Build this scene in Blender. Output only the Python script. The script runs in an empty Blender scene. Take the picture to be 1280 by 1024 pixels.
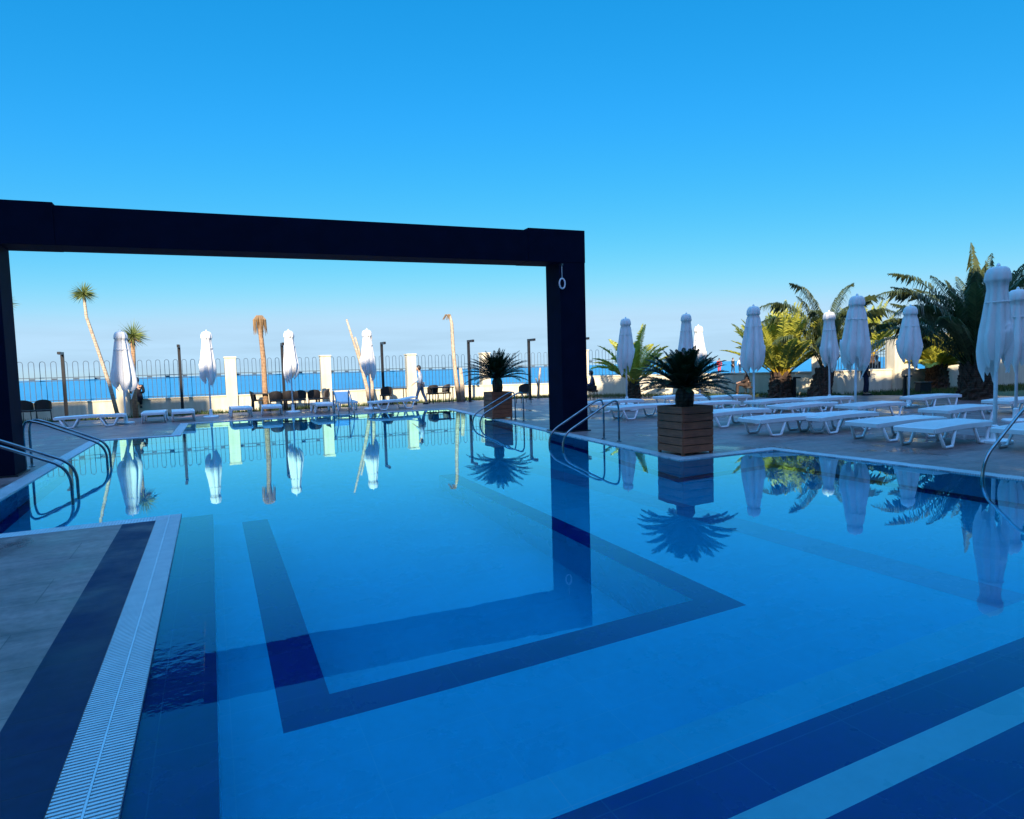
import bpy, bmesh, math, random
from mathutils import Vector, Matrix
R = math.radians
S = bpy.context.scene
COL = S.collection
random.seed(7)

# ------------------------------------------------------------------ camera
F, EYE = 790.0, 1.57
YAW, PIT, ROLL = R(25.4), math.atan(53/790.0), R(1.6)
f0 = Vector((math.sin(YAW), math.cos(YAW), 0)); r0 = Vector((math.cos(YAW), -math.sin(YAW), 0)); zz = Vector((0, 0, 1))
FW = math.cos(PIT)*f0 - math.sin(PIT)*zz
u0 = r0.cross(FW)
UP = math.cos(ROLL)*u0 + math.sin(ROLL)*r0
RT = math.cos(ROLL)*r0 - math.sin(ROLL)*u0
def ray(x, y): return FW + RT*((x-640)/F) + UP*((512-y)/F)
def G(x, y, z=0.0):                       # where a sight line meets the ground
    d = ray(x, y); t = (z-EYE)/d.z
    return Vector((d.x*t, d.y*t, z))
def GD(x, depth, z=0.0):                  # point on the sight column x at forward depth
    d = f0 + r0*((x-640)/F)
    return Vector((d.x*depth, d.y*depth, z))
cam = bpy.data.cameras.new('camera'); co = bpy.data.objects.new('camera', cam); COL.objects.link(co)
co.matrix_world = Matrix(((RT.x, UP.x, -FW.x, 0), (RT.y, UP.y, -FW.y, 0), (RT.z, UP.z, -FW.z, EYE), (0, 0, 0, 1)))
cam.sensor_width = 36; cam.lens = F/1280*36; cam.clip_start = .05; cam.clip_end = 60000
S.camera = co

# ------------------------------------------------------------------ render
S.render.engine = 'CYCLES'
S.cycles.use_denoising = True
S.cycles.max_bounces = 10; S.cycles.transmission_bounces = 8; S.cycles.transparent_max_bounces = 12
S.cycles.caustics_refractive = True; S.cycles.caustics_reflective = False
S.view_settings.view_transform = 'Standard'; S.view_settings.look = 'None'
S.view_settings.exposure = EXPO = 1.0
S.view_settings.gamma = 1.0

# ------------------------------------------------------------------ materials
MATS = {}
def newmat(name):
    m = bpy.data.materials.new(name); m.use_nodes = True
    nt = m.node_tree; b = nt.nodes['Principled BSDF']
    MATS[name] = m
    return m, nt, b
def N(nt, t, **kw):
    n = nt.nodes.new(t)
    for k, v in kw.items(): setattr(n, k, v)
    return n
def coords(nt, scale=(1, 1, 1), kind='Object'):
    tc = N(nt, 'ShaderNodeTexCoord'); mp = N(nt, 'ShaderNodeMapping'); mp.inputs['Scale'].default_value = scale
    nt.links.new(tc.outputs[kind], mp.inputs['Vector']); return mp.outputs['Vector']
def ramp(nt, fac, stops):
    r = N(nt, 'ShaderNodeValToRGB'); e = r.color_ramp.elements
    while len(e) < len(stops): e.new(.5)
    for i, (p, c) in enumerate(stops): e[i].position = p; e[i].color = (*c, 1)
    nt.links.new(fac, r.inputs['Fac']); return r.outputs['Color']
def mixc(nt, fac, a, b, mode='MIX'):
    m = N(nt, 'ShaderNodeMix', data_type='RGBA', blend_type=mode)
    for sock, v in ((m.inputs[0], fac), (m.inputs[6], a), (m.inputs[7], b)):
        if hasattr(v, 'links') or hasattr(v, 'is_output'): nt.links.new(v, sock)
        else: sock.default_value = v if not isinstance(v, tuple) else (*v, 1)
    return m.outputs[2]
def math_(nt, op, a, b=0.0, c=0.0, clamp=False):
    m = N(nt, 'ShaderNodeMath', operation=op, use_clamp=clamp)
    for i, v in enumerate((a, b, c)):
        if hasattr(v, 'is_output'): nt.links.new(v, m.inputs[i])
        else: m.inputs[i].default_value = v
    return m.outputs[0]
def noise(nt, vec, scale, detail=4, rough=.55):
    n = N(nt, 'ShaderNodeTexNoise'); n.inputs['Scale'].default_value = scale; n.inputs['Detail'].default_value = detail
    n.inputs['Roughness'].default_value = rough
    if vec is not None: nt.links.new(vec, n.inputs['Vector'])
    return n.outputs['Fac']
def bump(nt, b, h, strength, dist=.01):
    n = N(nt, 'ShaderNodeBump'); n.inputs['Strength'].default_value = strength; n.inputs['Distance'].default_value = dist
    nt.links.new(h, n.inputs['Height']); nt.links.new(n.outputs['Normal'], b.inputs['Normal'])
def mottled(name, c1, c2, scale=6, rough=.6, metal=0., bmp=0., detail=5, stretch=(1, 1, 1), coat=0.):
    m, nt, b = newmat(name)
    v = coords(nt, stretch)
    f = noise(nt, v, scale, detail)
    nt.links.new(ramp(nt, f, [(.3, c1), (.7, c2)]), b.inputs['Base Color'])
    b.inputs['Roughness'].default_value = rough; b.inputs['Metallic'].default_value = metal
    if coat: b.inputs['Coat Weight'].default_value = coat
    if bmp: bump(nt, b, f, bmp)
    return m
def tiles(name, c1, c2, grout, w, h, rough=.5, mortar=.004, offset=0.0, bmp=.3, wear=.35, spec=.5, rot=0.0):
    m, nt, b = newmat(name)
    v = coords(nt)
    br = N(nt, 'ShaderNodeTexBrick', offset=offset); br.inputs['Scale'].default_value = 1
    br.inputs['Brick Width'].default_value = w; br.inputs['Row Height'].default_value = h
    br.inputs['Mortar Size'].default_value = mortar; br.inputs['Mortar Smooth'].default_value = .2
    br.inputs['Color1'].default_value = (*c1, 1); br.inputs['Color2'].default_value = (*c2, 1); br.inputs['Mortar'].default_value = (*grout, 1)
    nt.links.new(v, br.inputs['Vector'])
    n1 = noise(nt, v, 1.7, 6, .6); n2 = noise(nt, v, 14, 4, .6)
    k = mixc(nt, .5, n1, n2)
    k2 = ramp(nt, k, [(.3, (1-wear,)*3), (.7, (1+wear*.6,)*3)])
    nt.links.new(mixc(nt, 1.0, br.outputs['Color'], k2, 'MULTIPLY'), b.inputs['Base Color'])
    if name.startswith('pool'):
        n0 = noise(nt, v, .45, 3, .5); cc0 = b.inputs['Base Color'].links[0].from_socket
        nt.links.new(mixc(nt, 1., cc0, ramp(nt, n0, [(.3, (.86, .90, .92)), (.7, (1.2, 1.08, 1.05))]), 'MULTIPLY'), b.inputs['Base Color'])
    rr = ramp(nt, n1, [(.35, (max(0, rough-.18),)*3), (.65, (min(1, rough+.12),)*3)])
    nt.links.new(rr, b.inputs['Roughness'])
    if name == 'deck_tile':                       # damp patches near the water
        stv = noise(nt, coords(nt, (.5, 2.2, 1)), 2.4, 7, .7); c00 = b.inputs['Base Color'].links[0].from_socket
        nt.links.new(mixc(nt, 1., c00, ramp(nt, stv, [(.38, (.74, .76, .80)), (.5, (1, 1, 1)), (.66, (1.18, 1.16, 1.14))]), 'MULTIPLY'), b.inputs['Base Color'])
        wet = ramp(nt, noise(nt, coords(nt, (1, .6, 1)), .55, 5, .6), [(.56, (0, 0, 0)), (.63, (1, 1, 1))])
        nt.links.new(mixc(nt, wet, rr, (.16, .16, .16)), b.inputs['Roughness'])
        cc = b.inputs['Base Color'].links[0].from_socket
        nt.links.new(mixc(nt, wet, cc, mixc(nt, 1., cc, (.72, .72, .74), 'MULTIPLY')), b.inputs['Base Color'])
    b.inputs['Specular IOR Level'].default_value = spec
    inv = math_(nt, 'SUBTRACT', 1.0, br.outputs['Fac'])
    bump(nt, b, inv, bmp, .004)
    return m
deck_m = tiles('deck_tile', (.235, .140, .135), (.285, .172, .160), (.125, .078, .078), 1.2, .6, .5, .004, .5, .3, .5)
dark_deck_m = tiles('dark_deck_tile', (.002, .012, .05), (.003, .016, .06), (.004, .012, .035), .6, .32, .5, .003, 0., .3, .35, .16)
coping_m = tiles('coping_grate', (.55, .56, .58), (.6, .6, .62), (.3, .32, .35), .03, .03, .5, .004)
pool_m = tiles('pool_tile', (.0003, .385, .62), (.0003, .40, .65), (.03, .43, .65), .62, .31, .35, .003, .0, .1, .10)
pool_light_m = tiles('pool_light_tile', (.20, .46, .55), (.22, .48, .57), (.22, .47, .55), .62, .31, .35, .003, .0, .1, .10)
pool_pale_m = tiles('pool_pale_tile', (.03, .42, .60), (.035, .44, .63), (.09, .45, .62), .62, .43, .35, .003, .0, .1, .12)
pool_dark_m = tiles('pool_dark_tile', (.0003, .0022, .16), (.0004, .003, .18), (.012, .03, .20), .62, .62, .3, .0035, .0, .1, .16)
pool_grey_m = tiles('pool_grey_tile', (.07, .24, .46), (.08, .26, .48), (.10, .25, .4), .62, .31, .3, .003, .0, .1, .15)
ledge_m = tiles('ledge_tile', (.002, .009, .125), (.003, .012, .14), (.018, .04, .17), .30, .6, .3, .0035, .0, .2, .25)
navy_m = mottled('navy_paint', (.003, .006, .018), (.004, .008, .024), 3, .45, 0, .02)
navy_m.node_tree.nodes['Principled BSDF'].inputs['Specular IOR Level'].default_value = .03
navy_m.node_tree.nodes['Principled BSDF'].inputs['Roughness'].default_value = .7
def _wood():
    m, nt, b = newmat('planter_wood')
    v = coords(nt, (1, 1, 14))
    f = noise(nt, v, 3.0, 8, .65); g = noise(nt, coords(nt, (1, 1, 1)), 4, 3)
    c = ramp(nt, f, [(.25, (.19, .046, .019)), (.55, (.38, .105, .044)), (.8, (.52, .17, .075))])
    nt.links.new(mixc(nt, 1., c, ramp(nt, g, [(.3, (.75,)*3), (.7, (1.15,)*3)]), 'MULTIPLY'), b.inputs['Base Color'])
    b.inputs['Roughness'].default_value = .6; bump(nt, b, f, .25, .004)
    return m
wood_m = _wood()
white_plastic = mottled('white_plastic', (.74, .75, .76), (.82, .82, .82), 5, .38)
canvas_m = None
def _canvas():
    m, nt, b = newmat('white_canvas')
    v = coords(nt); f = noise(nt, v, 3, 5); w = noise(nt, v, 220, 1)
    nt.links.new(ramp(nt, f, [(.3, (.74, .73, .71)), (.7, (.84, .83, .81))]), b.inputs['Base Color'])
    b.inputs['Roughness'].default_value = .85; bump(nt, b, w, .15, .002)
    tr = N(nt, 'ShaderNodeBsdfTranslucent'); tr.inputs['Color'].default_value = (.8, .78, .74, 1)
    mx = N(nt, 'ShaderNodeMixShader'); mx.inputs[0].default_value = .18
    out = nt.nodes['Material Output']
    nt.links.new(b.outputs[0], mx.inputs[1]); nt.links.new(tr.outputs[0], mx.inputs[2]); nt.links.new(mx.outputs[0], out.inputs['Surface'])
    return m
canvas_m = _canvas()
white_metal = mottled('white_powder_coat', (.70, .71, .73), (.78, .78, .79), 8, .35)
steel_m = mottled('stainless_steel', (.20, .21, .23), (.32, .33, .35), 10, .18, 1.0)
black_m = mottled('black_paint', (.008, .008, .010), (.015, .015, .018), 8, .4)
fence_m = mottled('fence_iron', (.03, .055, .085), (.05, .08, .12), 8, .5)
rattan_m = mottled('dark_rattan', (.014, .011, .010), (.035, .027, .023), 60, .55, 0, .6)
def _plaster():
    m, nt, b = newmat('cream_plaster')
    v = coords(nt); f = noise(nt, v, 1.1, 7, .65); g = noise(nt, v, 40, 3)
    st = noise(nt, coords(nt, (3, 3, .25)), 1.6, 6, .7)
    c = ramp(nt, f, [(.25, (.57, .51, .38)), (.75, (.70, .64, .50))])
    c = mixc(nt, 1., c, ramp(nt, st, [(.3, (.82, .80, .76)), (.6, (1.04, 1.04, 1.03))]), 'MULTIPLY')
    nt.links.new(c, b.inputs['Base Color'])
    b.inputs['Roughness'].default_value = .85; bump(nt, b, g, .25, .006)
    return m
plaster_m = _plaster()
facade_m = mottled('hotel_render', (.50, .50, .50), (.60, .59, .57), 1.2, .8)
def leafmat(name, c1, c2, trans=.3, scale=5, rough=.45):
    m, nt, b = newmat(name)
    f = noise(nt, coords(nt), scale, 3)
    oi = N(nt, 'ShaderNodeNewGeometry')
    k = mixc(nt, .5, f, oi.outputs['Random Per Island'])
    c = ramp(nt, k, [(.2, c1), (.8, c2)])
    nt.links.new(c, b.inputs['Base Color']); b.inputs['Roughness'].default_value = rough
    tr = N(nt, 'ShaderNodeBsdfTranslucent'); nt.links.new(c, tr.inputs['Color'])
    mx = N(nt, 'ShaderNodeMixShader'); mx.inputs[0].default_value = trans
    nt.links.new(b.outputs[0], mx.inputs[1]); nt.links.new(tr.outputs[0], mx.inputs[2])
    nt.links.new(mx.outputs[0], nt.nodes['Material Output'].inputs['Surface'])
    return m
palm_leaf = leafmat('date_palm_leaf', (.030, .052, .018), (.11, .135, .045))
palm_leaf_lit = leafmat('sunlit_date_palm_leaf', (.24, .27, .028), (.62, .58, .09))  # brighter copy of the palm leaf, sunlight painted into its colour
cycad_leaf = leafmat('cycad_leaf', (.006, .020, .008), (.018, .045, .014), .12, 5, .35)
yucca_leaf = leafmat('yucca_leaf', (.12, .17, .04), (.38, .42, .14))
dead_leaf = leafmat('dead_palm_leaf', (.20, .11, .045), (.40, .25, .11), .2)
palm_base = leafmat('palm_leaf_base', (.45, .28, .02), (.62, .44, .05), .15)
def _bark(name, c1, c2, sc=9, st=(1, 1, .5)):
    m, nt, b = newmat(name)
    v = coords(nt, st); vo = N(nt, 'ShaderNodeTexVoronoi'); vo.inputs['Scale'].default_value = sc; nt.links.new(v, vo.inputs['Vector'])
    f = noise(nt, v, sc*1.5, 5); k = mixc(nt, .5, vo.outputs['Distance'], f)
    nt.links.new(ramp(nt, k, [(.2, c1), (.6, c2)]), b.inputs['Base Color']); b.inputs['Roughness'].default_value = .85
    wv = N(nt, 'ShaderNodeTexWave', wave_type='BANDS', bands_direction='Z'); wv.inputs['Scale'].default_value = 5; wv.inputs['Distortion'].default_value = 3; nt.links.new(coords(nt), wv.inputs['Vector'])
    cc = b.inputs['Base Color'].links[0].from_socket
    nt.links.new(mixc(nt, 1., cc, ramp(nt, wv.outputs['Fac'], [(.1, (.6, .55, .5)), (.5, (1.05, 1.05, 1.05))]), 'MULTIPLY'), b.inputs['Base Color'])
    bump(nt, b, k, .9, .03)
    return m
bark_m = _bark('palm_bark', (.022, .013, .010), (.10, .06, .04))
pale_bark = _bark('pale_bark', (.30, .22, .15), (.55, .44, .32), 14, (1, 1, .4))
brown_bark = _bark('brown_bark', (.20, .11, .06), (.42, .26, .14), 16, (1, 1, .4))
soil_m = mottled('soil', (.035, .025, .018), (.09, .065, .045), 12, .95, 0, .6)
def _lawn():
    m, nt, b = newmat('lawn_ground')
    v = coords(nt); f = noise(nt, v, .5, 6); g = noise(nt, v, 18, 4)
    k = mixc(nt, .5, f, g)
    nt.links.new(ramp(nt, k, [(.3, (.028, .045, .014)), (.55, (.05, .075, .022)), (.75, (.12, .105, .06))]), b.inputs['Base Color'])
    b.inputs['Roughness'].default_value = .95; bump(nt, b, g, .8, .03)
    return m
lawn_m = _lawn()
sand_m = mottled('beach_sand', (.36, .29, .20), (.50, .42, .31), .6, .95, 0, .3, 8)
blade_m = leafmat('grass_blade', (.03, .055, .012), (.09, .13, .03), .25)
skin_m = mottled('skin', (.42, .24, .16), (.50, .30, .21), 8, .5)
hair_m = mottled('dark_hair', (.012, .009, .008), (.03, .022, .018), 30, .5)
def cloth(name, c): return mottled(name, tuple(x*.8 for x in c), tuple(min(1, x*1.15) for x in c), 14, .85, 0, .15)
cl_blue = cloth('pale_blue_cloth', (.33, .40, .50)); cl_grey = cloth('grey_cloth', (.22, .26, .32)); cl_black = cloth('black_cloth', (.012, .012, .018))
cl_navy = cloth('navy_cloth', (.02, .025, .07)); cl_brown = cloth('brown_cloth', (.05, .03, .022)); cl_red = cloth('red_cloth', (.55, .03, .03)); cl_white = cloth('white_cloth', (.75, .75, .75))
glass_m, _nt, _b = newmat('window_glass'); _b.inputs['Base Color'].default_value = (.03, .05, .07, 1); _b.inputs['Roughness'].default_value = .08
# pool water
def _water():
    m, nt, b = newmat('pool_water')
    nt.nodes.remove(b)
    gl = N(nt, 'ShaderNodeBsdfGlass'); gl.inputs['IOR'].default_value = 1.333; gl.inputs['Roughness'].default_value = 0.0
    gl.inputs['Color'].default_value = (.72, .965, 1, 1)
    tc = N(nt, 'ShaderNodeTexCoord'); sx = N(nt, 'ShaderNodeSeparateXYZ'); nt.links.new(tc.outputs['Object'], sx.inputs[0])
    n1 = noise(nt, coords(nt, (1, 1.6, 1)), .9, 2, .4)
    n2 = noise(nt, coords(nt, (1, 1, 1)), 16, 3, .5)
    # a ripple patch on the shallow ledge where water runs over the rim
    mx = math_(nt, 'LESS_THAN', sx.outputs['X'], -.115)
    d = math_(nt, 'ABSOLUTE', math_(nt, 'SUBTRACT', sx.outputs['Y'], 4.0)); my = math_(nt, 'SUBTRACT', 1.0, math_(nt, 'DIVIDE', d, .75), clamp=True)
    k = math_(nt, 'MULTIPLY', math_(nt, 'MULTIPLY', mx, my), .16)
    n3 = noise(nt, coords(nt, (1, 1.4, 1)), 5.5, 3, .5)
    h = math_(nt, 'ADD', math_(nt, 'ADD', math_(nt, 'MULTIPLY', n1, .06), math_(nt, 'MULTIPLY', n3, .006)), math_(nt, 'MULTIPLY', n2, k))
    bp = N(nt, 'ShaderNodeBump'); bp.inputs['Strength'].default_value = .6; bp.inputs['Distance'].default_value = .03
    nt.links.new(h, bp.inputs['Height']); nt.links.new(bp.outputs['Normal'], gl.inputs['Normal'])
    gs = N(nt, 'ShaderNodeBsdfGlossy'); gs.inputs['Roughness'].default_value = 0.0; gs.inputs['Color'].default_value = (.25, .93, 1, 1)
    fr = N(nt, 'ShaderNodeFresnel'); fr.inputs['IOR'].default_value = 1.333
    geo = N(nt, 'ShaderNodeNewGeometry')
    nt.links.new(bp.outputs['Normal'], gs.inputs['Normal'])
    fq = math_(nt, 'DIVIDE', fr.outputs[0], math_(nt, 'ADD', fr.outputs[0], .12))
    fac = math_(nt, 'MULTIPLY', math_(nt, 'MULTIPLY', math_(nt, 'MULTIPLY', fr.outputs[0], 1.15), fq), math_(nt, 'SUBTRACT', 1.0, geo.outputs['Backfacing']))
    mxs = N(nt, 'ShaderNodeMixShader'); nt.links.new(fac, mxs.inputs[0]); nt.links.new(gl.outputs[0], mxs.inputs[1]); nt.links.new(gs.outputs[0], mxs.inputs[2])
    nt.links.new(mxs.outputs[0], nt.nodes['Material Output'].inputs['Surface'])
    return m
water_m = _water()
def _sea():
    m, nt, b = newmat('sea_water')
    v = coords(nt, (1, .35, 1)); f = noise(nt, v, .02, 6); g = noise(nt, v, .6, 6, .65)
    nt.links.new(ramp(nt, f, [(.3, (.018, .19, .36)), (.7, (.028, .25, .44))]), b.inputs['Base Color'])
    b.inputs['Roughness'].default_value = .32; b.inputs['IOR'].default_value = 1.33
    bump(nt, b, g, .9, .6)
    return m
sea_m = _sea()

# ------------------------------------------------------------------ mesh building
class MB:
    def __init__(s): s.v = []; s.f = []
    def quad(s, *p):
        b = len(s.v); s.v += [tuple(q) for q in p]; s.f.append(tuple(range(b, b+len(p))))
    def box(s, x0, x1, y0, y1, z0, z1, M=None, taper=0.0):
        b = len(s.v)
        cx, cy = (x0+x1)/2, (y0+y1)/2
        for z, k in ((z0, 1), (z1, 1-taper)):
            for x, y in ((x0, y0), (x1, y0), (x1, y1), (x0, y1)):
                p = Vector((cx+(x-cx)*k, cy+(y-cy)*k, z))
                s.v.append(tuple(M @ p if M else p))
        for q in ((3, 2, 1, 0), (4, 5, 6, 7), (0, 1, 5, 4), (1, 2, 6, 5), (2, 3, 7, 6), (3, 0, 4, 7)): s.f.append(tuple(b+i for i in q))
        return s
    def tube(s, pts, rad, n=8, cap=True):
        pts = [Vector(p) for p in pts]; k = len(pts)
        rads = rad if isinstance(rad, (list, tuple)) else [rad]*k
        b = len(s.v); prev = None
        for i, p in enumerate(pts):
            t = (pts[min(i+1, k-1)]-pts[max(i-1, 0)]).normalized()
            if prev is None:
                a = Vector((1, 0, 0)) if abs(t.x) < .8 else Vector((0, 1, 0))
                u = t.cross(a).normalized()
            else:
                u = (prev - t*prev.dot(t)).normalized()
            prev = u; w = t.cross(u)
            for j in range(n):
                an = 2*math.pi*j/n; s.v.append(tuple(p+(u*math.cos(an)+w*math.sin(an))*rads[i]))
        for i in range(k-1):
            for j in range(n):
                s.f.append((b+i*n+j, b+i*n+(j+1) % n, b+(i+1)*n+(j+1) % n, b+(i+1)*n+j))
        if cap:
            s.f.append(tuple(b+j for j in reversed(range(n)))); s.f.append(tuple(b+(k-1)*n+j for j in range(n)))
        return s
    def lathe(s, prof, n=24, c=(0, 0, 0), mod=None):
        b = len(s.v); k = len(prof)
        for i, (r, z) in enumerate(prof):
            for j in range(n):
                an = 2*math.pi*j/n; rr = r*(mod(an, i, z) if mod else 1)
                s.v.append((c[0]+rr*math.cos(an), c[1]+rr*math.sin(an), c[2]+z))
        for i in range(k-1):
            for j in range(n): s.f.append((b+i*n+j, b+i*n+(j+1) % n, b+(i+1)*n+(j+1) % n, b+(i+1)*n+j))
        s.f.append(tuple(b+j for j in reversed(range(n)))); s.f.append(tuple(b+(k-1)*n+j for j in range(n)))
        return s
    def prism(s, poly, z0, z1):
        b = len(s.v); n = len(poly)
        s.v += [(x, y, z0) for x, y in poly]+[(x, y, z1) for x, y in poly]
        s.f.append(tuple(b+i for i in reversed(range(n)))); s.f.append(tuple(b+n+i for i in range(n)))
        for i in range(n): s.f.append((b+i, b+(i+1) % n, b+n+(i+1) % n, b+n+i))
        return s
    def build(s, name, mat, parent=None, smooth=False, bevel=0.0, loc=None, seg=2):
        me = bpy.data.meshes.new(name); me.from_pydata(s.v, [], s.f); me.update()
        me.materials.append(mat)
        if smooth:
            for p in me.polygons: p.use_smooth = True
        o = bpy.data.objects.new(name, me); COL.objects.link(o)
        if parent: o.parent = parent
        if loc is not None: o.location = loc
        if bevel:
            md = o.modifiers.new('bevel', 'BEVEL'); md.width = bevel; md.segments = seg; md.limit_method = 'ANGLE'; md.angle_limit = R(40)
        return o
def thing(name, label, cat, loc=(0, 0, 0), rz=0.0, group=None):
    o = bpy.data.objects.new(name, None); COL.objects.link(o); o.location = loc; o.rotation_euler = (0, 0, rz); o.empty_display_size = .2
    return tag(o, label, cat, group)
def tag(o, label, cat, group=None):
    o['label'] = label; o['category'] = cat
    if group: o['group'] = group
    return o
def struct(o, kind='structure'):
    o['kind'] = kind; return o
KIDS = {}
def kids(o): return [c for c in bpy.data.objects if c.parent == o]
def copy_tree(root, loc, rz, label, group=None, scale=None):
    def rec(o, par):
        c = o.copy(); COL.objects.link(c); c.parent = par
        for ch in kids(o): rec(ch, c)
        return c
    c = rec(root, None); c.location = loc; c.rotation_euler = (0, 0, rz); c['label'] = label
    if group: c['group'] = group
    if scale: c.scale = scale
    return c
def fill(name, outer, holes, z, mat):
    bm = bmesh.new(); edges = []
    for loop in [outer]+holes:
        vs = [bm.verts.new((x, y, z)) for x, y in loop]
        for i in range(len(vs)): edges.append(bm.edges.new((vs[i], vs[(i+1) % len(vs)])))
    bmesh.ops.triangle_fill(bm, edges=edges, use_beauty=True)
    for f in bm.faces:
        if f.normal.z < 0: f.normal_flip()
    me = bpy.data.meshes.new(name); bm.to_mesh(me); bm.free(); me.materials.append(mat)
    o = bpy.data.objects.new(name, me); COL.objects.link(o); return o

# ------------------------------------------------------------------ pool and deck
WZ = -.02
LX = -.38                                       # peninsula rim
POOL = [(LX, .55), (9.25, .55), (8.85, 8.0), (6.78, 8.0), (8.35, 23.6), (-.75, 23.6), (-.8, 19.1), (-2.62, 19.1), (-2.62, 8.12), (LX, 8.12)]
def inset(poly, d):
    n = len(poly); out = []
    area = sum(poly[i][0]*poly[(i+1) % n][1]-poly[(i+1) % n][0]*poly[i][1] for i in range(n))
    sg = 1 if area > 0 else -1
    for i in range(n):
        p0, p1, p2 = Vector(poly[i-1]), Vector(poly[i]), Vector(poly[(i+1) % n])
        a = (p1-p0).normalized(); b = (p2-p1).normalized()
        na = Vector((-a.y, a.x))*sg; nb = Vector((-b.y, b.x))*sg
        m = (na+nb); m = m/ (1+na.dot(nb))
        out.append(tuple(p1+m*d))
    return out
# deck around the pool, with a light grate strip at the rim
RIM = inset(POOL, -.24)
deck_outer = [(-14, -6), (46, -6), (46, 6), (27, 11.8), (25.5, 15.5), (19, 25), (15.5, 28.6), (-14, 28.6)]
struct(fill('pool_deck', deck_outer, [RIM], 0, deck_m))
# the rim itself: a strip between deck and water, cut only where the white slatted grate lies
rim = MB()
n = len(POOL)
for i in range(n):
    if i in (n-1,): continue                     # peninsula side carries the slatted grate
    a, b, c, d = POOL[i], POOL[(i+1) % n], RIM[(i+1) % n], RIM[i]
    rim.quad((a[0], a[1], -.004), (d[0], d[1], -.004), (c[0], c[1], -.004), (b[0], b[1], -.004))
    rim.quad((d[0], d[1], -.004), (d[0], d[1], 0), (c[0], c[1], 0), (c[0], c[1], -.004))
    rim.quad((a[0], a[1], -.004), (b[0], b[1], -.004), (b[0], b[1], -.06), (a[0], a[1], -.06))
struct(rim.build('pool_coping', coping_m))
# drain channel under the grate and the dark band beside it
ch = MB(); ch.quad((-.63, .55, -.07), (LX, .55, -.07), (LX, 8.12, -.07), (-.63, 8.12, -.07))
ch.quad((-.628, .31, -.004), (-.628, 8.12, -.004), (-.628, 8.12, -.09), (-.628, .31, -.09))
ch.quad((LX, .55, -.012), (LX, 8.12, -.012), (LX, 8.12, -.09), (LX, .55, -.09))
struct(ch.build('drain_channel', pool_dark_m))
db = MB(); db.quad((-.935, -.6, .004), (-.625, -.6, .004), (-.625, 7.85, .004), (-.935, 7.85, .004))
struct(db.build('deck_band', dark_deck_m))
g = MB(); y = .56
while y < 8.1:
    g.box(-.622, -.506, y, y+.0125, -.022, .002); g.box(-.494, -.382, y, y+.0125, -.022, .002); y += .0235
sp_ = MB(); sp_.box(-.5045, -.4955, .56, 8.11, -.03, .0025)
gr = g.build('overflow_grate', mottled('grate_plastic', (.52, .55, .58), (.62, .64, .66), 9, .4))
tag(gr, 'long white slatted overflow grate along the edge of the near left deck', 'grate')
gs_ = sp_.build('spine', MATS['grate_plastic'], gr)
# pool shell
DEEP, SH, LED, ST = -1.55, -.62, -.055, -.10
def sheet(name, mat, rects, kind='structure'):
    m = MB()
    for x0, x1, y0, y1, z in rects: m.quad((x0, y0, z), (x1, y0, z), (x1, y1, z), (x0, y1, z))
    return struct(m.build(name, mat), kind)
struct(fill('pool_floor', inset(POOL, -.02), [], DEEP, pool_m))
wl = MB()
for i in range(n):
    a, b = POOL[i], POOL[(i+1) % n]
    wl.quad((a[0], a[1], -.06), (b[0], b[1], -.06), (b[0], b[1], DEEP), (a[0], a[1], DEEP))
struct(wl.build('pool_wall', pool_m))
IN = inset(POOL, .006); IN2 = inset(POOL, .012); IN3 = inset(POOL, .16)
wb = MB()
for i in range(n):
    a, b = IN[i], IN[(i+1) % n]
    wb.quad((a[0], a[1], DEEP+.0), (b[0], b[1], DEEP), (b[0], b[1], DEEP+.13), (a[0], a[1], DEEP+.13))
    c, d = IN3[(i+1) % n], IN3[i]
    wb.quad((a[0], a[1], DEEP+.004), (b[0], b[1], DEEP+.004), (c[0], c[1], DEEP+.004), (d[0], d[1], DEEP+.004))
struct(wb.build('pool_wall_band', pool_dark_m))
LW = -.055
# shallow shelf round a sunken basin (basin: x .53-3.23, y > 3.68)
sheet('pool_shelf', pool_m, [(LW, 4.93, 1.9, 3.41, SH), (LW, .245, 3.41, 8.0, SH), (3.5, 4.93, 3.41, 9.6, SH)])
sheet('shelf_rim', pool_dark_m, [(.245, 3.5, 3.41, 3.68, SH), (.245, .525, 3.68, 8.0, SH), (3.23, 3.5, 3.68, 9.6, SH)])
sv = MB()
for (x0, y0, x1, y1) in ((.525, 3.68, .525, 8.0), (3.23, 3.68, 3.23, 9.6), (.525, 3.68, 3.23, 3.68), (5.33, 1.9, 5.0, 9.6), (LW, 8.0, .525, 8.0), (3.23, 9.6, 5.0, 9.6)):
    sv.quad((x0, y0, SH), (x1, y1, SH), (x1, y1, DEEP), (x0, y0, DEEP))
struct(sv.build('shelf_wall', pool_m))
st_ = MB(); st_.quad((4.93, 1.9, SH), (5.36, 1.9, SH), (5.0, 9.6, SH), (4.55, 9.6, SH+.0)); 
# grey tiled edge of the shelf, slightly proud of it
st_ = MB(); st_.quad((4.95, 1.9, SH+.004), (5.36, 1.9, SH+.004), (4.98, 9.6, SH+.004), (4.55, 9.6, SH+.004)); st_.quad((4.93, 1.9, SH-.001), (5.36, 1.9, SH-.001), (4.99, 9.6, SH-.001), (4.93, 9.6, SH-.001))
struct(st_.build('shelf_edge_band', pool_grey_m))
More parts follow.
